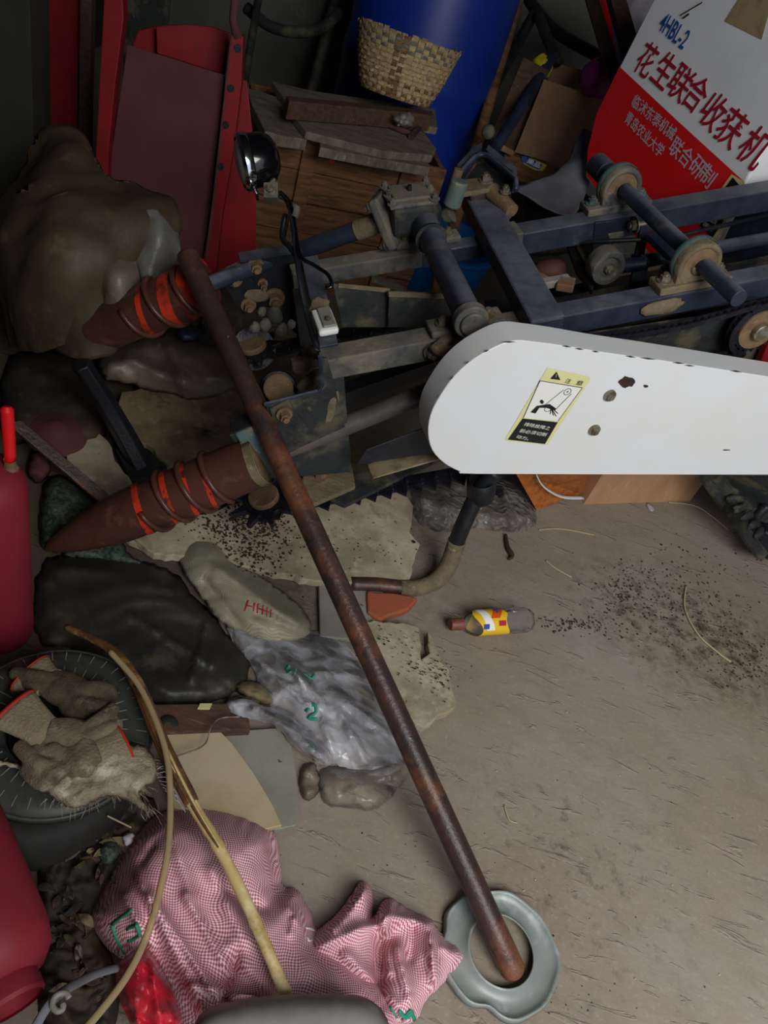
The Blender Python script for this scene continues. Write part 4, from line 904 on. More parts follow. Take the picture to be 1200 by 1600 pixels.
slab_px('foam_board', 'dark stained foam board between the two spiral cones', 'board', [(190, 612), (250, 605), (376, 605), (385, 640), (392, 690), (380, 712), (280, 740), (262, 725), (240, 700), (200, 680), (180, 640)], .03, .02, 'foam_dirty', 3, 3)
slab_px('foam_board', 'pale ragged foam piece above the tip of the lower cone', 'board', [(100, 690), (118, 680), (150, 672), (170, 690), (180, 720), (205, 745), (205, 775), (170, 775), (140, 750), (105, 722)], .012, .02, 'foam', 3, 4)
slab_px('foam_board', 'foam strip showing below the lower cone', 'board', [(195, 838), (262, 815), (330, 800), (345, 840), (300, 868), (240, 866)], .004, .02, 'foam', 2, 6)
crumbs('soil_crumbs', [(385, 840, 35, 18), (400, 870, 30, 18), (360, 815, 30, 12), (420, 820, 20, 15)], 800, M['dirt'], z=.035, size=(.002, .007), seed=5)
crumbs('soil_crumbs', [(665, 1045, 22, 10), (690, 1060, 12, 18), (600, 1000, 30, 10), (550, 850, 60, 25), (320, 680, 40, 25)], 350, M['dirt'], z=.036, size=(.0015, .004), seed=6)
slab_px('stone_tile', 'grey stone tile half hidden behind the rusty pipe', 'tile', [(498, 908), (560, 916), (600, 922), (590, 965), (570, 1000), (500, 995)], .004, .014, 'tile_grey')
slab_px('brick_piece', 'broken orange brick piece at the foot of the support leg', 'brick', [(574, 922), (640, 930), (654, 935), (640, 950), (595, 968), (575, 955)], .004, .025, 'brick', 1.5, 8, bevel=.005)
slab_px('stone_tile', 'cream stone tile left of the clear plastic bag', 'tile', [(255, 1145), (345, 1143), (362, 1160), (395, 1205), (425, 1255), (441, 1290), (405, 1298), (340, 1275), (272, 1262), (260, 1230)], .018, .014, 'tile_cream', bevel=.002)
slab_px('stone_tile', 'grey green stone tile under the cream tile', 'tile', [(330, 1144), (436, 1137), (455, 1165), (461, 1195), (471, 1275), (462, 1290), (430, 1297), (380, 1240)], .003, .014, 'tile_grey', bevel=.002)
slab_px('wooden_plank', 'dark brown wooden plank above the cream tile', 'plank', [(232, 1100), (385, 1098), (392, 1140), (255, 1146)], .003, .035, 'wood_dark')
g = G(); g.box(P(320, 1104, .042), RT * .012, V(0, .006, 0), V(0, 0, .003)); one('paper_scrap', 'tiny yellow green scrap on the dark plank', 'scrap', g, 'sticker_cream')
g = G(); g.lathe(P(262, 1135, .03), V(.2, -.5, 1), [(.008, .01), (.02, .008), (.022, 0), (.022, -.02)], 18); one('pipe_cap', 'dark round pipe cap beside the bamboo stick', 'cap', g, 'tyre', smooth=True)
g = G(); g.tube(curve([P(x, y, z) for x, y, z in ((275, 1182, .05), (305, 1172, .06), (322, 1160, .05), (330, 1135, .06), (345, 1122, .05), (375, 1120, .05))], 5), .0016, 6); one('wire', 'thin bent wire lying across the cream tile', 'wire', g, 'bolt', smooth=True)

# ------------------------------------------------------------------ bags, sheets and sacks
heap('clear_bag', 'crumpled dull clear plastic bag beside the support leg', 'bag', M['smoke_film'], [(640, 745), (700, 735), (800, 740), (832, 762), (840, 800), (836, 828), (790, 833), (735, 822), (690, 835), (650, 818), (642, 780)], z0=.003, H=.02, edge=30, amp=.01, fr=14, step=6, seed=4, cr=.03, folds=((690, 760, 700, 820, 6, .02), (660, 780, 730, 800, 6, .02), (780, 760, 800, 820, 8, .02)))
heap('rubber_sheet', 'dark translucent plastic sheet spread over the floor left of the clear bag', 'sheet', M['rubber_sheet'], [(55, 872), (130, 866), (210, 872), (277, 893), (300, 930), (330, 955), (352, 990), (394, 1030), (385, 1070), (345, 1098), (240, 1108), (200, 1060), (120, 1010), (50, 1010)], z0=.004, H=.022, edge=40, amp=.006, fr=6, step=6, seed=8, cr=.022, pw=1, jit=2, folds=((270, 900, 330, 980, 10, .01), (330, 960, 300, 1060, 5, .012), (200, 960, 330, 1040, 5, .01), (100, 880, 260, 920, 14, .01)))
heap('woven_sack', 'off white woven sack with faded red print lying beside the dark sheet', 'sack', M['sack_white'], [(278, 870), (290, 845), (318, 836), (345, 845), (360, 868), (400, 895), (450, 930), (478, 955), (490, 985), (470, 1000), (420, 1005), (370, 985), (340, 970), (318, 935), (290, 900)], z0=.02, H=.03, edge=40, amp=.002, fr=10, step=5, seed=12, cr=.022, fk=1.4, pw=1, folds=((340, 890, 440, 960, 10, .014), (320, 910, 370, 970, 8, -.012), (400, 960, 470, 985, 8, -.01)))
bpy.context.view_layer.update()
WS = bpy.data.objects['woven_sack']
def lift(o, x, y, off=.002):
    me = o.data; base = PB[o.name]; best = None; bd = 1e9
    for v in me.vertices:
        q = base + v.co - CAM; t = q.dot(FW); px_ = 600 + FPX * q.dot(RT) / t; py_ = 800 - FPX * q.dot(UP) / t; d = (px_ - x) ** 2 + (py_ - y) ** 2
        if d < bd: bd = d; best = t
    return D(x, y, best - off)
def stroke(o, pts, r, m, off=.003, name='print_mark'):
    g = G(); g.tube(curve([lift(o, x, y, off) for x, y in pts], 3), r, 6, flat=.4); return mesh_obj(name, g, M[m], o, smooth=True)
for i, (x0, y0, x1, y1) in enumerate(((388, 938, 382, 955), (398, 942, 396, 955), (404, 943, 402, 958), (412, 946, 410, 960), (418, 949, 417, 963), (424, 953, 423, 964), (386, 946, 394, 948), (402, 950, 426, 958))): stroke(WS, [(x0, y0), (x1, y1)], .0018, 'ink_red', .0025)

CB = heap('clear_bag', 'large shiny clear plastic bag with green print left of the rusty pipe', 'bag', M['clear_film'], [(350, 975), (372, 962), (400, 985), (450, 990), (500, 985), (535, 1000), (560, 1030), (580, 1060), (592, 1100), (620, 1140), (625, 1170), (632, 1200), (600, 1215), (560, 1205), (520, 1195), (480, 1160), (450, 1120), (420, 1105), (405, 1080), (396, 1040), (365, 1005)], z0=.008, H=.03, edge=60, amp=.0, fr=11, step=5, seed=21, cr=.035, fk=.7, folds=((410, 1000, 500, 1090, 6, .03), (440, 1000, 490, 1110, 5, .025), (400, 1030, 480, 1100, 5, .03), (500, 1100, 520, 1180, 6, .03), (530, 1110, 570, 1190, 7, .03), (490, 1000, 520, 1080, 7, .02), (530, 1090, 600, 1140, 7, .03), (495, 1050, 590, 1060, 5, .02)))
heap('film_tail', None, None, M['clear_film'], [(350, 1095), (380, 1085), (410, 1100), (450, 1110), (485, 1140), (515, 1170), (520, 1200), (490, 1190), (455, 1165), (440, 1140), (400, 1125), (360, 1120)], parent=CB, z0=.03, H=.02, edge=16, amp=.01, fr=11, step=5, seed=22, cr=.03, folds=((400, 1105, 500, 1180, 5, .02),))
for pts in (((448, 1050), (462, 1046), (458, 1056)), ((478, 1112), (490, 1100), (494, 1112), (482, 1122), (496, 1124)), ((476, 1052), (486, 1060), (492, 1054)), ((482, 1158), (492, 1166), (484, 1172)), ((455, 1050), (448, 1046), (452, 1040))): stroke(CB, pts, .004, 'ink_green', .004)
heap('clear_bag', 'flat dusty clear bag on the floor below the shiny bag', 'bag', M['dull_film'], [(500, 1195), (560, 1200), (620, 1185), (644, 1190), (640, 1215), (610, 1250), (585, 1270), (540, 1262), (510, 1262), (498, 1235)], z0=.003, H=.02, edge=24, amp=.008, fr=12, step=5, seed=25, cr=.028, folds=((520, 1205, 530, 1255, 5, .015), (540, 1240, 600, 1215, 5, .015), (545, 1205, 560, 1250, 5, .015)))
heap('rag', 'brown crumpled rag between the grey tile and the dusty bag', 'rag', M['grey_sheet'], [(470, 1195), (492, 1190), (500, 1215), (498, 1240), (478, 1255), (466, 1230)], z0=.003, H=.015, edge=14, amp=.004, fr=24, step=4, seed=27, cr=.018)
heap('rag', 'pale green crumpled scraps at the left end of the shiny bag', 'rag', M['foam_dirty'], [(362, 1068), (400, 1062), (425, 1080), (432, 1098), (412, 1104), (378, 1088)], z0=.01, H=.015, edge=16, amp=.004, fr=24, step=4, seed=28, cr=.022)

# pink woven sack
PSK = heap('woven_sack', 'pink and white checked woven sack in a heap with green print', 'sack', M['sack_pink'], [(135, 1440), (152, 1400), (180, 1350), (200, 1310), (240, 1272), (300, 1255), (352, 1262), (400, 1278), (432, 1300), (438, 1345), (440, 1390), (466, 1386), (486, 1425), (495, 1455), (500, 1470), (560, 1500), (600, 1540), (640, 1600), (560, 1640), (300, 1640), (280, 1600), (245, 1530), (215, 1500), (178, 1497)], z0=.003, H=.11, edge=80, amp=.010, fr=6, step=6, seed=31, sub=1, cr=.022, fk=1.6,
    folds=((215, 1370, 330, 1600, 7, .016), (235, 1400, 360, 1590, 7, .016), (195, 1400, 290, 1590, 7, .014), (270, 1310, 300, 1400, 12, .012), (330, 1360, 380, 1470, 12, .015), (290, 1400, 370, 1540, 7, .013), (360, 1480, 430, 1560, 12, .012), (425, 1310, 430, 1400, 10, -.02), (200, 1330, 260, 1290, 7, .012), (440, 1400, 470, 1450, 6, .02), (470, 1395, 455, 1460, 5, .015), (300, 1540, 420, 1560, 9, .02), (350, 1390, 410, 1420, 14, -.018), (370, 1490, 350, 1560, 9, -.02), (220, 1350, 240, 1320, 4, -.012)))
heap('sack_mouth', None, None, M['sack_pink'], [(480, 1462), (500, 1450), (530, 1425), (552, 1392), (566, 1372), (582, 1388), (584, 1412), (580, 1440), (596, 1408), (612, 1400), (640, 1424), (674, 1434), (690, 1460), (727, 1488), (722, 1505), (690, 1540), (662, 1566), (652, 1600), (610, 1600), (570, 1560), (520, 1530), (470, 1510)], parent=PSK, z0=.004, H=.04, edge=30, amp=.008, fr=9, step=6, seed=33, sub=1, cr=.018, fk=1.3,
    folds=((520, 1450, 570, 1390, 8, .02), (600, 1430, 605, 1520, 7, .03), (600, 1432, 670, 1440, 8, .02), (670, 1440, 680, 1540, 6, .025), (500, 1480, 590, 1440, 10, .02), (620, 1480, 640, 1560, 9, .02), (600, 1470, 590, 1560, 14, -.05), (645, 1450, 640, 1500, 10, -.02), (540, 1490, 620, 1570, 9, .02), (690, 1480, 722, 1495, 6, .015)))
for pts in (((205, 1422), (188, 1434), (175, 1444)), ((175, 1444), (183, 1466), (195, 1490)), ((198, 1452), (210, 1446), (213, 1444)), ((213, 1444), (218, 1456), (219, 1462)), ((200, 1470), (210, 1467), (219, 1460))): stroke(PSK, pts, .0034, 'ink_green', .004)
SM = [c_ for c_ in PSK.children if c_.name.startswith('sack_mouth')][0]
PB[SM.name] = PB[PSK.name]
for pts in (((575, 1565), (585, 1562), (596, 1566)), ((598, 1582), (612, 1576), (620, 1590)), ((624, 1578), (634, 1590), (646, 1580)), ((628, 1592), (640, 1580), (648, 1594))): stroke(SM, pts, .004, 'ink_green', .005)
g = G(); g.tube(curve([lift(PSK, x, y, .006) for x, y in ((478, 1450), (488, 1452), (494, 1462), (484, 1470), (480, 1464))], 4), .0018, 6); mesh_obj('tie_string', g, M['ink_white'], PSK, smooth=True)

RB = heap('plastic_bag', 'thin red plastic bag tucked under the pink sack', 'bag', M['red_film'], [(178, 1525), (190, 1498), (215, 1480), (234, 1478), (245, 1500), (262, 1530), (280, 1570), (290, 1605), (270, 1640), (230, 1640), (192, 1580)], z0=.08, H=.03, edge=22, amp=.01, fr=16, step=5, seed=41, cr=.03, folds=((215, 1490, 215, 1600, 6, .02), (235, 1500, 250, 1600, 6, .02)))
g = heap_g([(178, 1525), (190, 1500), (215, 1482), (234, 1480), (262, 1530), (290, 1605), (230, 1640), (192, 1580)], z0=.075, H=.03, edge=22, amp=.01, fr=22, step=9, seed=42); mesh_obj('bag_lining', g, M['red_film'], RB, smooth=True, solid=.001)

# grey pad cut by the lower edge
g = heap_g([(310, 1640), (312, 1600), (335, 1582), (400, 1570), (470, 1564), (550, 1565), (585, 1578), (600, 1605), (600, 1640)], z0=.19, H=.04, edge=26, step=9, amp=.001, seed=50); one('rubber_pad', 'grey rounded rubber pad at the bottom edge in front of the pink sack', 'pad', g, 'grey_rubber', smooth=True, solid=.02)

# ------------------------------------------------------------------ wheel cover, tyre, gloves, stick and hose
wc = P(88, 1132, .17); rW = .158
WH = thing('wheel_cover', 'grey plastic wheel cover with fine radial ribs under the dirty gloves', 'cover', V(wc.x, wc.y, .13))
g = G(); g.lathe(V(wc.x, wc.y, .17), ZU, [(.075, -.022), (.080, -.008), (.088, -.003), (.12, .0), (.142, -.003), (.152, -.008), (.158, -.016), (.158, -.03)], 72); mesh_obj('disc', g, M['black_plastic'], WH, smooth=2, solid=.002)
g = G(); g.lathe(V(wc.x, wc.y, .145), ZU, [(0, 0), (.03, 0), (.032, -.004), (.08, -.006)], 48); mesh_obj('hub', g, M['tyre'], WH, smooth=2)
g = G(); g.tube([V(wc.x + rW * math.cos(a), wc.y + rW * math.sin(a), .156) for a in [i * 2 * math.pi / 64 for i in range(65)]], .0035, 8, cap=False); mesh_obj('rim', g, M['black_plastic'], WH, smooth=True)
g = G(); g.bar(V(.090, 0, .1712 - .13), V(.148, 0, .1672 - .13), V(0, .0006, 0), V(0, 0, .0012))
rib0 = mesh_obj('rib', g, M['tile_grey'], None, origin=V(0, 0, 0)); rib0.parent = WH
for i in range(38):
    r_ = rib0 if i == 0 else rib0.copy()
    if i: COL.objects.link(r_)
    r_.parent = WH; r_.location = (0, 0, 0); r_.rotation_euler = (0, 0, i * 2 * math.pi / 38)
tc_ = P(62, 1215, .02)
g = G(); g.lathe(V(tc_.x, tc_.y, .0), ZU, [(.09, .06), (.10, .1), (.12, .122), (.145, .125), (.165, .11), (.172, .08), (.172, .05), (.165, .02), (.145, .004), (.12, .004), (.10, .02), (.09, .06)], 64); one('tyre', 'black rubber tyre lying flat under the wheel cover', 'tyre', g, 'tyre', smooth=True)

def glove(label, wrist, palm, fingers, cuff_r, seed, cuff_end, mm='glove'):
    g = G(); w_, p_ = P(*wrist), P(*palm); up = ZU
    g.tube([w_, w_ + (p_ - w_) * .5, p_], [cuff_r * .8, cuff_r * 1.0, cuff_r * .95], 16, flat=.5)
    for pts, r in fingers: g.tube(curve([P(*q) for q in pts], 3), r, 10)
    ce = P(*cuff_end); o = mesh_obj('glove', g, M[mm], remesh=.0032, smooth=True); tag(o, label, 'glove')
    t_ = (ce - w_); cg = G(); cg.tube([w_ + t_ * s for s in (-.15, .15, .4, .65, .9, 1)], [cuff_r * k for k in (.85, .8, .9, 1.0, 1.15, 1.2)], 22, cap=False, flat=.35); mesh_obj('cuff', cg, M['rib_cuff'], o, smooth=True, solid=.003)
    cg = G(); cg.tube([ce - t_ * .02, ce + t_ * .07], [cuff_r * 1.22] * 2, 22, cap=False, flat=.36); mesh_obj('cuff_edge', cg, M['cuff_red'], o, smooth=True, solid=.004)
    return o
glove('grey knitted glove with a wide cuff edged in red at the left edge', (72, 1145, .215), (130, 1155, .21), [([(125, 1145, .215), (160, 1120, .215), (180, 1105, .21)], .012), ([(125, 1155, .215), (165, 1140, .215), (185, 1130, .20)], .012), ([(120, 1165, .21), (100, 1185, .215), (85, 1200, .20)], .012), ([(110, 1160, .21), (80, 1178, .215), (55, 1168, .21)], .012), ([(100, 1150, .215), (60, 1170, .21), (50, 1190, .20)], .011)], .034, 1, (22, 1108, .215))
glove('brown soiled knitted glove lying on the hub of the wheel cover', (75, 1065, .20), (120, 1085, .20), [([(120, 1080, .20), (160, 1078, .205), (172, 1090, .19)], .017), ([(110, 1070, .20), (60, 1058, .205), (20, 1052, .19)], .013), ([(120, 1095, .20), (150, 1105, .205), (170, 1100, .19)], .014), ([(100, 1095, .20), (110, 1115, .20), (140, 1118, .19)], .012), ([(90, 1070, .20), (60, 1075, .20), (35, 1065, .19)], .013)], .034, 2, (48, 1052, .19), 'glove_dark')
glove('grey knitted glove with a red cuff edge at the right of the wheel cover', (155, 1180, .21), (105, 1195, .215), [([(105, 1190, .215), (85, 1170, .22), (65, 1180, .21)], .012), ([(105, 1198, .215), (80, 1210, .22), (72, 1190, .21)], .012), ([(100, 1200, .21), (60, 1195, .22), (30, 1165, .205)], .013), ([(110, 1205, .21), (70, 1225, .21), (40, 1200, .20)], .013), ([(120, 1190, .215), (130, 1160, .215), (150, 1150, .20)], .012)], .034, 3, (194, 1166, .205))
FR = heap('rag', 'frayed dirty cream cotton rag hanging over the wheel cover rim', 'rag', M['rag_cotton'], [(-20, 1180), (10, 1190), (60, 1200), (120, 1200), (180, 1165), (225, 1160), (245, 1190), (248, 1215), (225, 1230), (215, 1240), (236, 1272), (205, 1255), (185, 1245), (160, 1243), (145, 1255), (115, 1264), (85, 1250), (55, 1222), (20, 1195), (-20, 1200)], z0=.188, H=.02, edge=14, amp=.01, fr=20, step=5, seed=61, cr=.012)
rnd = random.Random(7); g = G()
for i in range(110):
    t = rnd.random(); ex, ey, dx_, dy_ = rnd.choice(((245, 1200, 1, .3), (236, 1268, .4, 1), (225, 1232, .8, .6), (145, 1255, 0, 1), (180, 1245, .2, 1), (115, 1262, -.1, 1), (90, 1252, -.4, 1), (215, 1245, .5, 1)))
    x, y = ex + rnd.gauss(0, 9), ey + rnd.gauss(0, 5); l_ = rnd.uniform(4, 13); a = P(x - dx_ * 6, y - dy_ * 6, .195); b = P(x + dx_ * l_ + rnd.gauss(0, 4), y + dy_ * l_ + rnd.gauss(0, 3), .188); g.tube([a, (a + b) / 2 + V(0, 0, rnd.uniform(-.003, .006)), b], [.0006, .0005, .0002], 3)
tag(mesh_obj('frayed_threads', g, M['rag_cotton'], FR), kind='stuff')
g = G()
for i in range(7):
    x, y = 240 + i * 3, 1205 + i * 5; g.tube(curve([P(x, y, .19), P(x + 18, y - 8 + i * 4, .2), P(x + 30 - i * 2, y + 12, .19), P(x + 26 + i, y + 34, .18)], 4), .0008, 4)
tag(mesh_obj('loose_threads', g, M['white_cloth'], FR), kind='stuff')

sp_ = [(103, 980, .16), (150, 1000, .17), (185, 1025, .18), (215, 1070, .20), (238, 1125, .21), (262, 1180, .21), (300, 1255, .20), (340, 1320, .19), (385, 1410, .18), (420, 1490, .17), (450, 1562, .16)]
SK = thing('wooden_stick', 'long peeled wooden stick with bark on its upper half across the pink sack', 'stick', V(P(262, 1180, 0).x, P(262, 1180, 0).y, .15))
c_ = curve([P(*q) for q in sp_[:7]], 6); g = G(); g.tube(c_, [.006 + .0065 * min(1, i / 22) + .0012 * noise.noise(V(i * .6, 1, 1)) for i in range(len(c_))], 10); o = mesh_obj('bark', g, M['bark'], SK, smooth=True); o['label'] = 'brown and amber split bark'
c_ = curve([P(*q) for q in sp_[5:]], 8); g = G(); g.tube(c_, [.0095 + .0012 * noise.noise(V(i * .5, 4, 1)) + (.0016 if i % 11 == 5 else 0) for i in range(len(c_))], 12); mesh_obj('peeled_wood', g, M['bamboo'], SK, smooth=True)
for k in range(4):
    g = G(); g.tube(curve([P(x + k * 3 - 4, y + k * 2, z + .010) for x, y, z in sp_[3 + k // 2:7 + k // 2]], 5), [.002 + .002 * math.sin(i / 16 * 3.1) for i in range(16)], 6); mesh_obj('bark_sliver', g, M['bamboo' if k % 2 else 'bark'], SK, smooth=True)
g = G(); g.tube(curve([P(x, y, .235) for x, y in ((172, 1018), (215, 1068), (245, 1130), (262, 1190), (266, 1260), (262, 1330), (248, 1400), (228, 1465), (195, 1530), (140, 1600), (110, 1630))], 8), .0052, 14); one('clear_hose', 'thin clear amber tinted hose hanging over the wooden stick', 'hose', g, 'hose', smooth=True)

# red cylinders at the left edge
q0 = P(-4, 985, .0)
CY = thing('gas_cylinder', 'upright red metal cylinder with a red handle at the left edge', 'cylinder', V(q0.x, q0.y, 0))
g = G(); g.lathe(V(q0.x, q0.y, 0), ZU, [(0, 0), (.062, 0), (.068, .008), (.069, .02), (.069, .405), (.066, .425), (.052, .445), (.02, .455), (0, .456)], 48); mesh_obj('body', g, M['cyl_red'], CY, smooth=2)
g = G(); g.lathe(V(P(16, 735, .44).x, P(16, 735, .44).y, .435), ZU, [(.014, 0), (.014, .012), (.010, .016), (.010, .03)], 20); mesh_obj('neck', g, M['rusty_hub'], CY, smooth=2)
g = G(); g.tube([P(16, 724, .45), P(14, 690, .49), P(11, 640, .555), P(11, 635, .56)], [.0095, .0105, .0105, .006], 16); mesh_obj('handle', g, M['red_panel'], CY, smooth=2)
a_, b_ = P(-112, 1225, .15), P(2, 1525, .15); ax = (b_ - a_).normalized(); Lc = (b_ - a_).length
C2 = thing('gas_cylinder', 'dusty red metal cylinder lying at the bottom left corner', 'cylinder', V(b_.x, b_.y, .03))
g = G(); g.lathe(a_, ax, [(0, -.02), (.05, -.01), (.078, .03), (.08, Lc * .5), (.079, Lc * .88), (.072, Lc * .97), (.055, Lc * 1.03), (.03, Lc * 1.06), (0, Lc * 1.07)], 48); mesh_obj('body', g, M['cyl_red'], C2, smooth=2)
g = G(); g.lathe(b_ + ax * .01, ax, [(.04, 0), (.044, .012), (.044, .03), (.04, .035)], 36); mesh_obj('collar', g, M['cyl_red'], C2, smooth=2)
g = G(); g.tube(curve([P(x, y, z) for x, y, z in ((185, 1512, .10), (150, 1522, .14), (118, 1538, .18), (95, 1552, .21), (75, 1572, .22), (55, 1605, .22))], 5), .006, 8, flat=.5); one('strap', 'dark blue grey strap running past the lying red cylinder', 'strap', g, 'grey_cloth', smooth=True)
g = G(); g.tube(curve([P(x, y, .225) for x, y in ((108, 1560), (103, 1552), (92, 1553), (84, 1560), (82, 1572), (90, 1580), (98, 1576), (98, 1568))], 4), .004, 8); one('wire_hook', 'pale curled metal hook on the strap beside the red cylinder', 'hook', g, 'tile_grey', smooth=True)

# rubbish between the tyre and the pink sack
LL = heap('leaf_litter', 'dark heap of dry leaves and rubbish between the tyre and the pink sack', 'leaves', M['junk_dark'], [(60, 1290), (140, 1250), (210, 1240), (250, 1250), (230, 1300), (190, 1350), (150, 1420), (150, 1460), (180, 1500), (190, 1560), (170, 1640), (60, 1640), (60, 1400)], z0=.002, H=.03, edge=30, amp=.03, fr=24, step=6, seed=70, group=None)
rnd = random.Random(11)
for i in range(60):
    x, y = rnd.choice(((120, 1330), (150, 1350), (100, 1400), (110, 1470), (140, 1530), (150, 1300), (95, 1440))); x += rnd.gauss(0, 18); y += rnd.gauss(0, 22); q = P(x, y, .045 + rnd.random() * .02); a = rnd.uniform(0, 6.28); s = rnd.uniform(.007, .019)
    if x < 70: continue
    g = G(); k = 7; vs = []
    for j in range(k):
        t = j / (k - 1); wd_ = s * .42 * math.sin(math.pi * min(1, t + .04)); d = V(math.cos(a), math.sin(a), 0); n_ = V(-math.sin(a), math.cos(a), 0); hz = .006 * math.sin(t * 4 + i)
        vs += [q + d * s * 2 * (t - .5) + n_ * wd_ + V(0, 0, hz), q + d * s * 2 * (t - .5) + V(0, 0, hz - .003), q + d * s * 2 * (t - .5) - n_ * wd_ + V(0, 0, hz + .002)]
    g.add(vs, [(3 * j, 3 * j + 1, 3 * j + 4, 3 * j + 3) for j in range(k - 1)] + [(3 * j + 1, 3 * j + 2, 3 * j + 5, 3 * j + 4) for j in range(k - 1)])
    mesh_obj('leaf', g, M[['foam_dirty', 'wood_dark', 'junk_dark', 'glove_dark', 'rust_pipe', 'junk_dark'][i % 6]], LL, smooth=True, solid=.0008)
heap('plastic_scrap', 'small white scrap at the upper left of the pink sack', 'scrap', M['white_cloth'], [(188, 1308), (200, 1300), (212, 1302), (206, 1318), (195, 1324)], z0=.06, H=.01, edge=6, amp=.004, fr=30, step=4, seed=72)
heap('plastic_scrap', 'dark blue plastic scrap between the tyre and the pink sack', 'scrap', M['net'], [(150, 1320), (180, 1305), (192, 1330), (175, 1355), (155, 1350)], z0=.04, H=.02, edge=12, amp=.01, fr=30, step=5, seed=73)
g = G(); g.tube([P(168, 1275, .12), P(205, 1293, .11)], .0014, 5); one('straw', 'single pale straw between the tyre and the pink sack', 'straw', g, 'straw')

# boards under the guard
p0_ = P(838, 798, .0); 
g = G(); g.prism([P(804, 738, .17), P(838, 798, .002), P(906, 772, .012), P(912, 738, .17)], V(.05, .12, .02)); WB = one('wooden_board', 'orange brown wooden board with a white strap under the chain guard', 'board', g, 'wood_orange', bevel=.003)
g = G(); cpts = curve([P(836, 736, .175), P(846, 756, .135), P(862, 769, .09), P(882, 777, .055), P(912, 778, .03)], 5); g.tube(cpts, .006, 6, flat=.25); one('white_strap', 'white plastic strap curving over the orange wooden board', 'strap', g, 'white_strap', smooth=True)
fa, fb_ = P(912, 788, 0), P(1078, 783, 0)
dd = (fb_ - fa).normalized(); nn_ = ZU.cross(dd)
if nn_.y < 0: nn_ = -nn_
CX = thing('cardboard_box', 'light brown box standing on the floor below the chain guard', 'box', V(*((fa + fb_) / 2)[:2], 0))
for nm, a, b, hh in (('front_panel', fa, fb_, .26), ('back_panel', fa + nn_ * .16, fb_ + nn_ * .16, .26)):
    g = G(); g.prism([a, b, b + V(0, 0, hh), a + V(0, 0, hh)], nn_ * .004); mesh_obj(nm, g, M['card_light'], CX)
for a in (fa, fb_ - dd * .004):
    g = G(); g.prism([a + nn_ * .004, a + nn_ * .16, a + nn_ * .16 + V(0, 0, .26), a + nn_ * .004 + V(0, 0, .26)], dd * .004); mesh_obj('side_panel', g, M['card_light'], CX)
g = G(); g.box((fa + fb_) / 2 + nn_ * .082 + V(0, 0, .003), dd * .08, nn_ * .078, V(0, 0, .002)); mesh_obj('base_panel', g, M['card_light'], CX)
heap('paper_scrap', 'small white torn scrap on the floor under the light brown box', 'scrap', M['white_cloth'], [(1008, 785), (1018, 787), (1024, 798), (1016, 800)], z0=.002, H=.004, edge=5, amp=.002, fr=30, step=3, seed=74)
# ------------------------------------------------------------------ far end of the shed
dbar = ray(655, 100); tb_ = 3.2; bc = CAM + dbar * tb_
BR = thing('plastic_barrel', 'tall bright blue plastic barrel behind the woven basket', 'barrel', V(bc.x, bc.y, 0))
g = G(); g.lathe(V(bc.x, bc.y, 0), ZU, [(0, 0), (.27, 0), (.295, .02), (.305, .06), (.31, .28), (.316, .30), (.316, .33), (.31, .35), (.31, .60), (.316, .62), (.316, .65), (.31, .67), (.305, 1.12), (.285, 1.17), (.26, 1.18), (.26, 1.2), (0, 1.2)], 64); mesh_obj('body', g, M['barrel'], BR, smooth=2)
g = G(); g.lathe(V(bc.x, bc.y, 1.14), ZU, [(.308, 0), (.318, .005), (.318, .04), (.308, .045)], 64); mesh_obj('hoop', g, M['black_steel'], BR, smooth=2)

# crate
TL, TR = P(402, 198, .54), P(697, 264, .54); cx = (TR - TL).normalized(); cn = ZU.cross(cx)
CR = thing('wooden_crate', 'old brown wooden crate with battens behind the black headlamp', 'crate', V(*((TL + TR) / 2)[:2], 0))
Wc = (TR - TL).length
lv = [(.0, .105), (.109, .215), (.219, .32), (.326, .43), (.434, .535)]
def plank(a, b, th, z0, z1, m='wood_crate', par=CR, nm='plank', inn=None):
    g = G(); nn = inn if inn is not None else cn; g.prism([a + V(0, 0, z0 - a.z), b + V(0, 0, z0 - b.z), b + V(0, 0, z1 - b.z), a + V(0, 0, z1 - a.z)], nn * th); return mesh_obj(nm, g, M[m], par, bevel=.0025)
for i, (z0, z1) in enumerate(lv):
    o_ = cn * (.003 * (i % 2))
    plank(TL + o_, TR + o_ + cx * (.006 * (i % 3)), .018, z0, z1); plank(TL + cn * .42, TR + cn * .42, .018, z0, z1)
    plank(TL + cn * .018, TL + cn * .42, .018, z0, z1, inn=cx); plank(TR + cn * .018 - cx * .018, TR + cn * .42 - cx * .018, .018, z0, z1, inn=cx)
def onc(x, y, o=0): return PL(x, y, TL - cn * o, -cn)
for (x0, x1, ya) in ((476, 498, 215), (630, 654, 252)):
    a, b = onc(x0, ya), onc(x1, ya + 6); plank(a - cn * .018, b - cn * .018, .018, 0, a.z, 'wood_crate', nm='batten')
    plank(a - cn * .03, b - cn * .03, .05, a.z, a.z + .022, 'wood_grey', nm='batten_cap')
g = G(); q = onc(519, 250, .002); g.box(q, cx * .008, cn * .001, ZU * .010); mesh_obj('red_patch', g, M['red_panel'], CR)
g = G(); g.box((TL + TR) / 2 + cn * .21 + V(0, 0, -.49), cx * Wc * .48, cn * .2, ZU * .01); mesh_obj('crate_base', g, M['wood_dark'], CR)
def lid(label, pix, z, th, m='wood_grey'):
    g = G(); g.prism([P(x, y, z) for x, y in pix], V(0, 0, -th)); return one('wooden_board', label, 'board', g, m, bevel=.003)
lid('grey weathered board lying at the left end of the crate top', [(386, 137), (436, 152), (462, 182), (480, 218), (440, 212), (414, 204), (392, 160)], .575, .035)
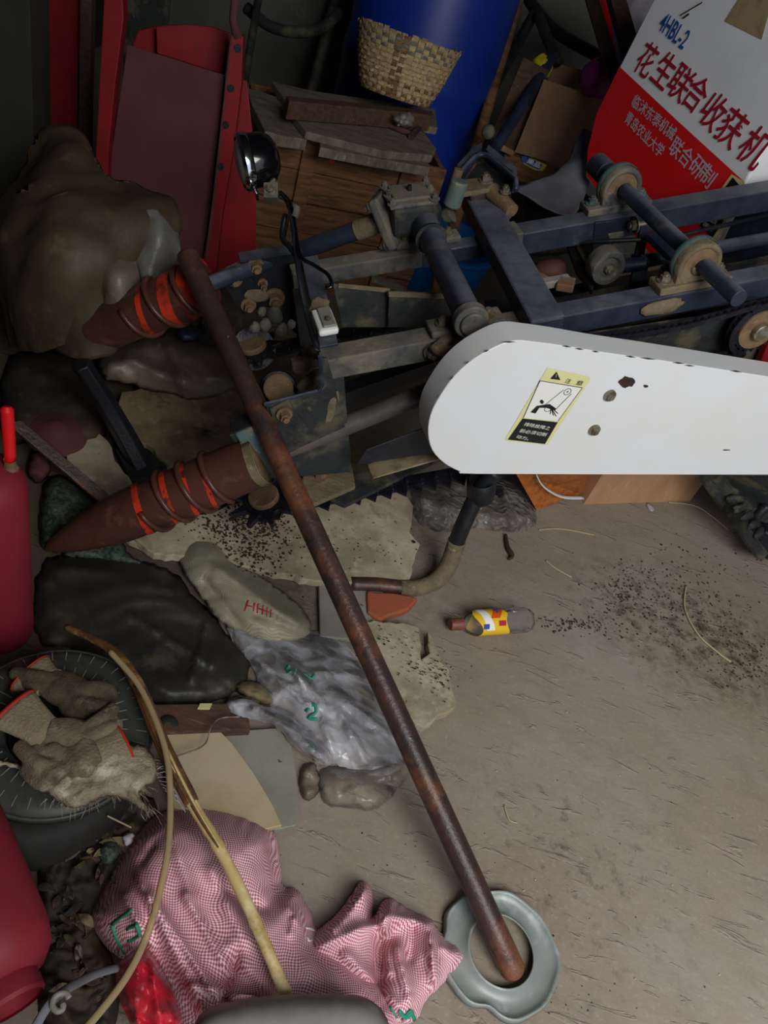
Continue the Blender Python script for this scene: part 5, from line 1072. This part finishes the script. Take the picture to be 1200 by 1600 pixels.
lid('long grey board at the back of the crate top under the basket', [(425, 127), (490, 142), (560, 152), (680, 170), (684, 200), (560, 175), (447, 158)], .60, .025)
lid('wide grey board along the front of the crate top', [(452, 172), (560, 180), (620, 188), (662, 205), (682, 232), (676, 243), (600, 236), (478, 205)], .60, .025)
lid('narrow grey board along the front edge of the crate', [(500, 222), (560, 232), (640, 248), (670, 254), (672, 262), (580, 246), (500, 230)], .575, .03)
lid('dark red brown beam lying along the crate top', [(447, 149), (480, 153), (560, 160), (676, 173), (676, 180), (560, 168), (452, 158)], .66, .055, 'wood_dark')
# hammer and cloth scrap
HM = thing('hammer', 'old rusty hammer with bent handle lying on the crate boards', 'hammer', V(*P(600, 190, .6)[:2], .60))
g = G(); g.tube(curve([P(572, 186, .617), P(600, 192, .615), P(628, 204, .61), P(645, 210, .61)], 4), .0095, 12); mesh_obj('handle', g, M['wood_dark'], HM, smooth=True)
g = G(); g.tube([P(643, 213, .612), P(654, 200, .612), P(662, 186, .612)], [.012, .010, .008], 12); mesh_obj('blade', g, M['rust_pipe'], HM, smooth=2)
g = G(); g.tube([P(563, 186, .617), P(577, 187, .617)], .0165, 14); mesh_obj('grip', g, M['rusty_hub'], HM, smooth=2, bevel=.002)
heap('plastic_scrap', 'crumpled whitish plastic scrap on top of the crate', 'scrap', M['scrap'], [(601, 176), (612, 166), (630, 170), (645, 162), (655, 175), (650, 195), (636, 203), (615, 198)], z0=.605, H=.045, edge=16, amp=.03, fr=20, step=4, seed=80, solid=.002)

# woven basket: stakes and weavers
bb, bt2 = D(616, 150, 2.70), D(640, 60, 2.61); ax = (bt2 - bb).normalized(); Hb = (bt2 - bb).length
BK = thing('woven_basket', 'pale woven wicker basket tilted against the blue barrel', 'basket', bb)
u = (RT - ax * RT.dot(ax)).normalized(); b = ax.cross(u); NS = 46; NR = 13
def br(t): return .118 + (.176 - .118) * (t ** .75)
M3 = Matrix((u, b, ax)).transposed()
def stake_mesh(ph, m, top):
    g = G(); vs = []; k = NR * 2 + 1; w_ = .0098
    for i in range(k + 1):
        t = i / k * (1 + top); r = br(min(t, 1.05)) + .0022 * math.cos(math.pi * (t * NR) + ph * math.pi); ww = w_ * (br(min(t, 1)) / .176)
        for y, dr in ((-ww, 0), (ww, 0), (ww, -.002), (-ww, -.002)): vs.append(V(r + dr, y, t * Hb))
    g.add(vs, [(4 * i + j, 4 * i + (j + 1) % 4, 4 * i + 4 + (j + 1) % 4, 4 * i + 4 + j) for i in range(k) for j in range(4)] + [(3, 2, 1, 0), (4 * k, 4 * k + 1, 4 * k + 2, 4 * k + 3)])
    me = bpy.data.meshes.new('stake'); me.from_pydata([tuple(v) for v in g.v], [], g.f); me.materials.append(m); return me
sm = [[stake_mesh(p, M[mm], tp) for p in (0, 1)] for mm, tp in (('wicker', .05), ('wicker', .08), ('wicker_brown', .03))]
rnd = random.Random(5)
for i in range(NS):
    o = bpy.data.objects.new('stake', sm[rnd.randrange(3)][i % 2]); COL.objects.link(o); o.parent = BK
    o.matrix_basis = (M3 @ Matrix.Rotation(i * 2 * math.pi / NS, 3, 'Z')).to_4x4()
for j in range(NR):
    g = G(); t = (j + .5) / NR; vs = []; hh = Hb / NR * .44; n = NS * 4
    for i in range(n):
        a = 2 * math.pi * i / n; r = br(t) - .0042 * math.cos(math.pi * (j + .5) * 1.0 + 0) * 0 + .0022 * math.cos(NS / 2 * a + math.pi * (j + 1)); 
        for dz, dr in ((-hh, 0), (hh, 0), (hh, -.002), (-hh, -.002)): vs.append(V((r + dr) * math.cos(a), (r + dr) * math.sin(a), t * Hb + dz))
    g.add(vs, [(4 * i + q, 4 * ((i + 1) % n) + q, 4 * ((i + 1) % n) + (q + 1) % 4, 4 * i + (q + 1) % 4) for i in range(n) for q in range(4)])
    me = bpy.data.meshes.new('weaver'); me.from_pydata([tuple(v) for v in g.v], [], g.f); me.materials.append(M[('wicker_brown', 'wicker_brown', 'wicker', 'wicker_brown', 'wicker', 'wicker', 'wicker', 'wicker', 'wicker', 'wicker', 'wicker_grey', 'wicker_grey', 'wicker_grey')[j]])
    o = bpy.data.objects.new('weaver', me); COL.objects.link(o); o.parent = BK; o.matrix_basis = M3.to_4x4()
g = G(); g.lathe(bb, ax, [(0, .004), (.116, .004)], 32); mesh_obj('basket_base', g, M['wicker_brown'], BK)

# upright poles and pipes
def pole(name, label, cat, p, q, r, m, n=14, **k): g = G(); g.tube([p, q], r, n); return one(name, label, cat, g, m, smooth=2, **k)
def ext(p, q, z): return p + (q - p) * ((z - p.z) / (q.z - p.z))
a, b = D(793, 60, 3.25), D(746, 225, 3.1); pole('wooden_pole', 'slim brown wooden pole standing just right of the blue barrel', 'pole', ext(a, b, 0), a + (a - b) * .7, .022, 'wood_crate')
a, b = D(522, 10, 3.6), D(492, 125, 3.5); pole('metal_post', 'grey metal post left of the blue barrel', 'post', ext(a, b, 0), a + (a - b) * .5, .024, 'dusty_steel')
a, b = D(400, 20, 3.0), D(385, 110, 2.9); pole('metal_post', 'dark metal post just right of the red hopper', 'post', ext(a, b, 0), a + (a - b) * .6, .015, 'muddy_dark')
g = G(); g.tube(curve([D(385, 12, 3.1), D(420, 40, 3.1), (D(460, 50, 3.1)), D(500, 45, 3.15), D(530, 20, 3.2)], 5), .022, 12); one('rubber_hose', 'dark hose sagging between the two metal posts', 'hose', g, 'muddy_dark', smooth=True)

# dark tubular frame standing by the wall
TF = thing('tubular_frame', 'black bent tubular steel frame leaning by the wall right of the barrel', 'frame', V(*D(800, 200, 3.1)[:2], 0))
def tp(nm, pts, r, m='black_steel'): g = G(); g.tube(curve([D(*q) for q in pts], 5), r, 12); return mesh_obj(nm, g, M[m], TF, smooth=True)
tp('tube', [(815, -30, 3.4), (830, 5, 3.35), (870, 50, 3.25), (940, 90, 3.15), (965, 105, 3.1)], .025)
tp('tube', [(835, 20, 3.3), (800, 85, 3.3), (765, 150, 3.25), (755, 200, 3.2), (748, 260, 3.1)], .022)
tp('tube', [(842, 25, 3.25), (855, 60, 3.2), (872, 98, 3.15)], .022, 'muddy_dark')
tp('tube', [(866, 82, 3.05), (835, 135, 3.0), (800, 190, 2.95), (765, 245, 2.9)], .022, 'navy')
g = G(); g.lathe(D(763, 206, 2.9), -FW, [(.02, -.02), (.024, -.01), (.024, .01), (.012, .018), (0, .018)], 16); mesh_obj('end_cap', g, M['dusty_steel'], TF, smooth=True)
a, b = D(925, 0, 2.9), D(958, 110, 2.75); g = G(); g.bar(a + (a - b) * .6, b + (b - a) * 1.2, RT * .025, FW * .006); one('rusty_bar', 'flat rusty bar standing left of the engine cover', 'bar', g, 'rust_pipe', bevel=.002)
a, b = D(960, -10, 2.8), D(985, 80, 2.7); g = G(); g.bar(a + (a - b) * .5, b + (b - a) * 1.5, RT * .028, FW * .02); one('rusty_bar', 'second rusty bar touching the corner of the engine cover', 'bar', g, 'wood_dark', bevel=.002)

# cardboard box with flaps
fA, fB, fC, fD = (850, 124), (946, 156), (890, 264), (804, 238)
p0 = D(850, 124, 3.0); wN = V(.25, -1, 0).normalized()
def onK(x, y, o=0): return PL(x, y, p0 + wN * o, wN)
KB = thing('cardboard_box', 'brown cardboard box with open flaps left of the red engine cover', 'box', V(p0.x, p0.y, 0))
def kp(nm, pix, o, th, m='card'): g = G(); g.prism([onK(x, y, o) for x, y in pix], -wN * th); return mesh_obj(nm, g, M[m], KB, bevel=.001)
kp('flap', [fA, fB, (900, 264), (868, 256), fD], .05, .005)
kp('front_panel', [(790, 230), (900, 255), (880, 300), (845, 292), (785, 275)], 0, .005, 'wood_crate')
kp('back_panel', [(862, 96), (925, 114), (945, 160), (850, 150)], -.25, .005)
g = G(); g.prism([onK(850, 128), onK(850, 128) - wN * .25, onK(800, 240) - wN * .25, onK(800, 240)], RT * -.004); mesh_obj('side_panel', g, M['card'], KB)
kp('flap', [(818, 90), (858, 110), (805, 237), (770, 228), (772, 200)], -.01, .005, 'wood_dark')
kp('flap_edge', [(778, 222), (806, 238), (800, 244), (776, 232)], .04, .004, 'card')
kp('printed_label', [(815, 244), (830, 246), (855, 258), (848, 268), (835, 266), (818, 256)], .008, .003, 'yellow_plastic'); kp('printed_label', [(814, 243), (826, 245), (848, 258), (842, 265), (828, 260), (816, 252)], .012, .003, 'label_blue')
g = text_g('果品', onK(822, 254, .015), onK(842, 263, .015), ZU, .02, .0008, .02); mesh_obj('lettering', g, M['ink_white'], KB)
def ball_bag(name, label, m, x, y, d, r, seed, sq=1): 
    g = G(); n = 26; k = 16; c_ = D(x, y, d); vs = []
    for i in range(k + 1):
        th = math.pi * i / k
        for j in range(n):
            ph = 2 * math.pi * j / n; q = V(math.sin(th) * math.cos(ph), math.sin(th) * math.sin(ph), math.cos(th)); rr_ = r * (1 + .28 * (1 - abs(noise.noise(q * 2.2 + V(seed, 0, 0))) * 2) * .5 + .35 * (crumple(q * 2.2 + V(0, seed, 0)) - .6)); vs.append(c_ + V(q.x * rr_ * sq, q.y * rr_, q.z * rr_))
    g.add(vs, [(i * n + j, (i + 1) * n + j, (i + 1) * n + (j + 1) % n, i * n + (j + 1) % n) for i in range(k) for j in range(n)]); return one(name, label, 'bag', g, m, smooth=True)
ball_bag('plastic_bag', 'crumpled magenta plastic bag on the cardboard box', 'pink_plastic', 935, 124, 2.9, .055, 2)
ball_bag('plastic_bag', 'yellow plastic bag sticking out behind the cardboard box', 'yellow_plastic', 846, 106, 3.05, .034, 5)
heap_ = drape_g([[(955, -20, 3.0), (985, -20, 2.95), (1020, -20, 2.9), (1050, -20, 2.9)], [(960, 20, 3.0), (985, 15, 2.9), (1015, 20, 2.85), (1040, 20, 2.9)], [(962, 60, 3.0), (985, 60, 2.92), (1005, 55, 2.9), (1030, 50, 2.9)], [(965, 100, 3.0), (985, 110, 2.95), (1000, 110, 2.95), (1020, 100, 2.95)]], 6, .02, 9, 4)
one('white_sheet', 'pale lilac plastic sheet behind the top corner of the engine cover', 'sheet', heap_, 'white_cloth', smooth=True, solid=.002)
g = drape_g([[(938, 0, 3.05), (950, 0, 3.03), (965, 0, 3.05)], [(945, 45, 3.0), (955, 45, 2.98), (972, 45, 3.0)], [(960, 90, 3.0), (968, 90, 2.98), (985, 95, 3.0)]], 5, .008, 12, 9); one('red_cloth', 'strip of red and white packaging between the two rusty bars', 'packaging', g, 'red_panel', smooth=True, solid=.002)
g = drape_g([[(915, 205, 2.75), (925, 212, 2.7), (930, 240, 2.7)], [(885, 262, 2.7), (905, 268, 2.65), (922, 275, 2.65)], [(840, 290, 2.65), (875, 305, 2.6), (908, 320, 2.6)], [(800, 300, 2.6), (850, 330, 2.55), (895, 345, 2.5)]], 6, .015, 7, 3); one('grey_cloth', 'pale grey cloth draped between the cardboard box and the engine cover', 'cloth', g, 'grey_cloth', smooth=True, solid=.003)
heap('leaf_litter', 'dark leaves and rubbish on the heap behind the far frame rail', 'leaves', M['junk_dark'], [(760, 300), (830, 295), (930, 300), (960, 350), (900, 400), (780, 400)], z0=.30, H=.05, edge=20, amp=.05, fr=14, step=8, seed=85)
# blue tub below the rails
q = P(678, 440, .0)
TU = thing('plastic_tub', 'blue plastic tub seen between the frame rails', 'tub', q)
g = G(); g.lathe(q, ZU, [(0, .01), (.17, .01), (.20, .18), (.215, .185), (.215, .195), (.195, .195), (.165, .03), (0, .03)], 40); mesh_obj('tub_shell', g, M['blue_tub'], TU, smooth=2)
g = G(); g.lathe(q, ZU, [(.208, .183), (.224, .185), (.226, .20), (.21, .202)], 40); mesh_obj('tub_rim', g, M['blue_tub'], TU, smooth=2)
g = G(); g.lathe(P(427, 385, .05), ZU, [(.03, 0), (.045, .06), (.052, .062), (.052, .075), (.046, .075)], 24); one('flower_pot', 'small terracotta pot below the headlamp', 'pot', g, 'brick', smooth=2, solid=.002)

# ------------------------------------------------------------------ dark left corner
hp0 = D(250, 300, 2.15); hN = V(.25, -1, .12).normalized()
def onH(x, y, o=0): return PL(x, y, hp0 + hN * o, hN)
HO = thing('metal_hopper', 'red sheet metal hopper with flanged sides standing in the dark corner', 'hopper', V(hp0.x, hp0.y, 0))
def hpan(nm, pix, o, th, m, bv=.002): g = G(); g.prism([onH(x, y, o) for x, y in pix], -hN * th); return mesh_obj(nm, g, M[m], HO, bevel=bv)
o = hpan('back_panel', [(199, 70), (352, 118), (342, 250), (322, 440), (200, 420), (165, 300)], -.04, .004, 'red_dust'); o['label'] = 'dusty dull red panel'
hpan('side_flange', [(164, -30), (190, -30), (193, 30), (180, 130), (170, 230), (162, 420), (135, 420), (148, 270), (157, 100)], .0, .05, 'red_dark')
fl_ = hpan('side_flange', [(361, 56), (380, 57), (377, 130), (365, 230), (348, 330), (335, 440), (312, 440), (330, 330), (345, 200)], .0, .05, 'red_dark')
for x, y in ((372, 75), (361, 138), (353, 195), (345, 260)): g = G(); q = onH(x, y, .002); g.lathe(q, hN, [(.009, 0), (.009, .003), (0, .003)], 12); mesh_obj('rivet_hole', g, M['black_steel'], fl_)
hpan('edge_strip', [(360, 56), (363, 56), (338, 300), (320, 440), (315, 440), (333, 300)], .004, .004, 'red_dust')
hpan('side_panel', [(366, 125), (386, 126), (400, 260), (400, 440), (325, 440), (345, 330)], -.08, .004, 'red_dark')
g = G(); pts_ = [onH(x, y, -.12) for x, y in ((243, 41), (290, 38), (330, 42), (360, 52), (352, 118), (245, 84))]; g.prism(pts_, -hN * .01); mesh_obj('scoop', g, M['red_dark'], HO, bevel=.003)
g = G(); g.prism([onH(x, y, -.16) for x, y in ((215, 48), (243, 41), (248, 86), (205, 75))], -hN * .01); mesh_obj('scoop_side', g, M['red_dark'], HO, bevel=.003)
g = G(); g.tube([onH(372, 60, -.01), onH(364, 30, -.01), onH(370, -30, -.01)], [.014, .01, .011], 10); mesh_obj('handle_bar', g, M['red_dust'], HO, smooth=True)
# red column and posts further left
def pillar(name, label, cat, x0, x1, y0, d, m, th=.05):
    a, b = D(x0, y0, d), D(x1, y0, d); g = G(); hv = (b - a); nn = ZU.cross(hv).normalized()
    if nn.y < 0: nn = -nn
    g.prism([V(a.x, a.y, 0), V(b.x, b.y, 0), V(b.x, b.y, 1.7), V(a.x, a.y, 1.7)], nn * th); return one(name, label, cat, g, m, bevel=.003)
pillar('metal_column', 'dark red metal panel standing left of the hopper', 'panel', 56, 122, 60, 2.35, 'red_dark')
pillar('wooden_post', 'dark wooden post between the red panel and the hopper', 'post', 124, 142, 60, 2.3, 'wood_dark')
pillar('steel_sheet', 'dark grey steel sheet behind the hopper', 'sheet', 196, 265, 20, 2.75, 'muddy_dark', .01)
pillar('concrete_pillar', 'dark grey concrete pillar at the left edge', 'pillar', -60, 48, 60, 2.2, 'wall_dark', .2)
# brown plastic sheets
g = drape_g([
    [(70, 225, 2.0), (95, 212, 1.95), (115, 215, 1.95), (128, 240, 2.0)],
    [(45, 290, 1.95), (85, 290, 1.82), (125, 285, 1.82), (155, 290, 1.95)],
    [(10, 350, 1.92), (70, 345, 1.76), (140, 330, 1.76), (255, 325, 1.9)],
    [(5, 420, 1.95), (70, 410, 1.75), (150, 395, 1.75), (278, 352, 1.85)],
    [(10, 480, 2.0), (75, 475, 1.8), (150, 450, 1.8), (200, 400, 1.9)],
    [(20, 540, 2.05), (80, 540, 1.9), (130, 520, 1.85), (165, 490, 1.95)]], 9, .03, 5, 2)
one('tarpaulin', 'large dull brown plastic sheet heaped in the dark left corner', 'sheet', g, 'brown_sheet', smooth=True, solid=.003)
g = drape_g([[(120, 400, 1.9), (170, 385, 1.85), (200, 380, 1.86), (225, 390, 1.9)], [(95, 440, 1.85), (140, 430, 1.82), (180, 430, 1.81), (225, 440, 1.86)], [(95, 490, 1.86), (130, 490, 1.81), (165, 480, 1.80), (190, 480, 1.82)], [(100, 545, 1.9), (125, 560, 1.84), (150, 555, 1.84), (175, 540, 1.86)]], 8, .02, 8, 6)
one('tarpaulin', 'red brown plastic film bunched at the tip of the upper cone', 'sheet', g, M['brown_sheet'], smooth=True, solid=.002)
g = drape_g([[(202, 350, 1.85), (225, 332, 1.8), (250, 330, 1.8), (275, 350, 1.86)], [(205, 375, 1.84), (230, 370, 1.80), (250, 370, 1.79), (275, 385, 1.84)], [(214, 420, 1.85), (228, 415, 1.81), (245, 420, 1.82), (262, 430, 1.84)], [(214, 470, 1.86), (225, 475, 1.84), (236, 470, 1.84), (250, 455, 1.86)]], 8, .012, 12, 8)
one('plastic_bag', 'pale grey plastic bag hanging above the upper cone', 'bag', g, 'pale_sheet', smooth=True, solid=.002)
g = drape_g([[(145, 405, 1.83), (175, 395, 1.8), (205, 385, 1.82)], [(150, 435, 1.8), (180, 430, 1.74), (212, 425, 1.8)], [(165, 470, 1.8), (190, 480, 1.78), (210, 470, 1.8)]], 8, .012, 12, 14)
one('plastic_bag', 'olive grey plastic bag left of the pale hanging bag', 'bag', g, 'grey_sheet', smooth=True, solid=.002)
heap('plastic_sheet', 'grey brown plastic sheet crumpled on the floor under the upper cone', 'sheet', M['grey_sheet'], [(150, 560), (175, 540), (240, 520), (270, 518), (300, 530), (340, 540), (355, 570), (370, 600), (365, 608), (330, 622), (290, 625), (270, 615), (240, 612), (190, 598), (160, 595)], z0=.05, H=.045, edge=40, amp=.008, fr=8, step=6, seed=91, cr=.035, fk=.8, folds=((200, 560, 280, 600, 9, .03), (260, 530, 290, 600, 9, .03), (300, 550, 350, 590, 10, .02)))
heap('blue_cloth', 'dark blue cloth scrap under the upper cone', 'cloth', M['navy'], [(272, 508), (305, 505), (315, 525), (300, 536), (275, 530)], z0=.14, H=.02, edge=12, amp=.01, fr=20, step=5, seed=92)
heap('plastic_scrap', 'pale plastic scrap between the pipe and the upper chain', 'scrap', M['dull_film'], [(310, 495), (340, 480), (385, 490), (370, 525), (330, 535)], z0=.10, H=.03, edge=12, amp=.02, fr=20, step=6, seed=93)
LG = thing('machine_stand', 'black metal stand leg with flared foot between the two cones', 'stand', P(230, 745, 0))
g = G(); g.tube([P(126, 568, .30), P(160, 620, .20), P(195, 680, .10), P(222, 730, .03)], [.024, .026, .028, .03], 6); mesh_obj('leg', g, M['black_steel'], LG, smooth=2, bevel=.003)
g = G(); g.prism([P(x, y, .04) for x, y in ((180, 700), (200, 685), (225, 700), (268, 722), (250, 740), (225, 752), (205, 748))], V(0, 0, -.015)); mesh_obj('foot', g, M['muddy_dark'], LG, bevel=.003)
g = G(); g.bar(P(22, 660, .16), P(165, 782, .03), V(.012, .012, 0), V(0, 0, .004)); one('rusty_bar', 'rusty flat bar lying between the red cylinder and the lower cone', 'bar', g, 'rust_pipe', bevel=.002)
g = G(); g.lathe(P(88, 675, .05), V(.1, -.1, 1), [(0, .02), (.02, .022), (.03, .01), (.06, .006), (.075, -.01)], 28); one('red_disc', 'dark red metal disc in the corner behind the red cylinder', 'disc', g, 'red_dust', smooth=True)
heap('red_rag', 'dark red rag behind the upright red cylinder', 'rag', M['red_dust'], [(50, 700), (72, 705), (82, 735), (60, 760), (40, 740)], z0=.02, H=.03, edge=12, amp=.02, fr=20, step=6, seed=95)
heap('net', 'dark green mesh net above the tip of the lower cone', 'net', M['net'], [(68, 745), (100, 740), (150, 785), (170, 800), (130, 830), (90, 850), (62, 862), (60, 800)], z0=.006, H=.04, edge=20, amp=.03, fr=14, step=7, seed=96)
heap('net', 'grey green mesh net under the tip of the lower cone', 'net', M['net'], [(90, 864), (150, 846), (190, 842), (200, 868), (240, 888), (180, 878), (110, 872)], z0=.004, H=.02, edge=10, amp=.01, fr=14, step=6, seed=97)
heap('dark_sheet', 'dark olive sheet covering the floor in the far left corner', 'sheet', M['junk_dark'], [(0, 560), (60, 540), (130, 560), (160, 640), (170, 690), (110, 700), (50, 690), (0, 700)], z0=.003, H=.04, edge=30, amp=.02, fr=8, step=9, seed=98)
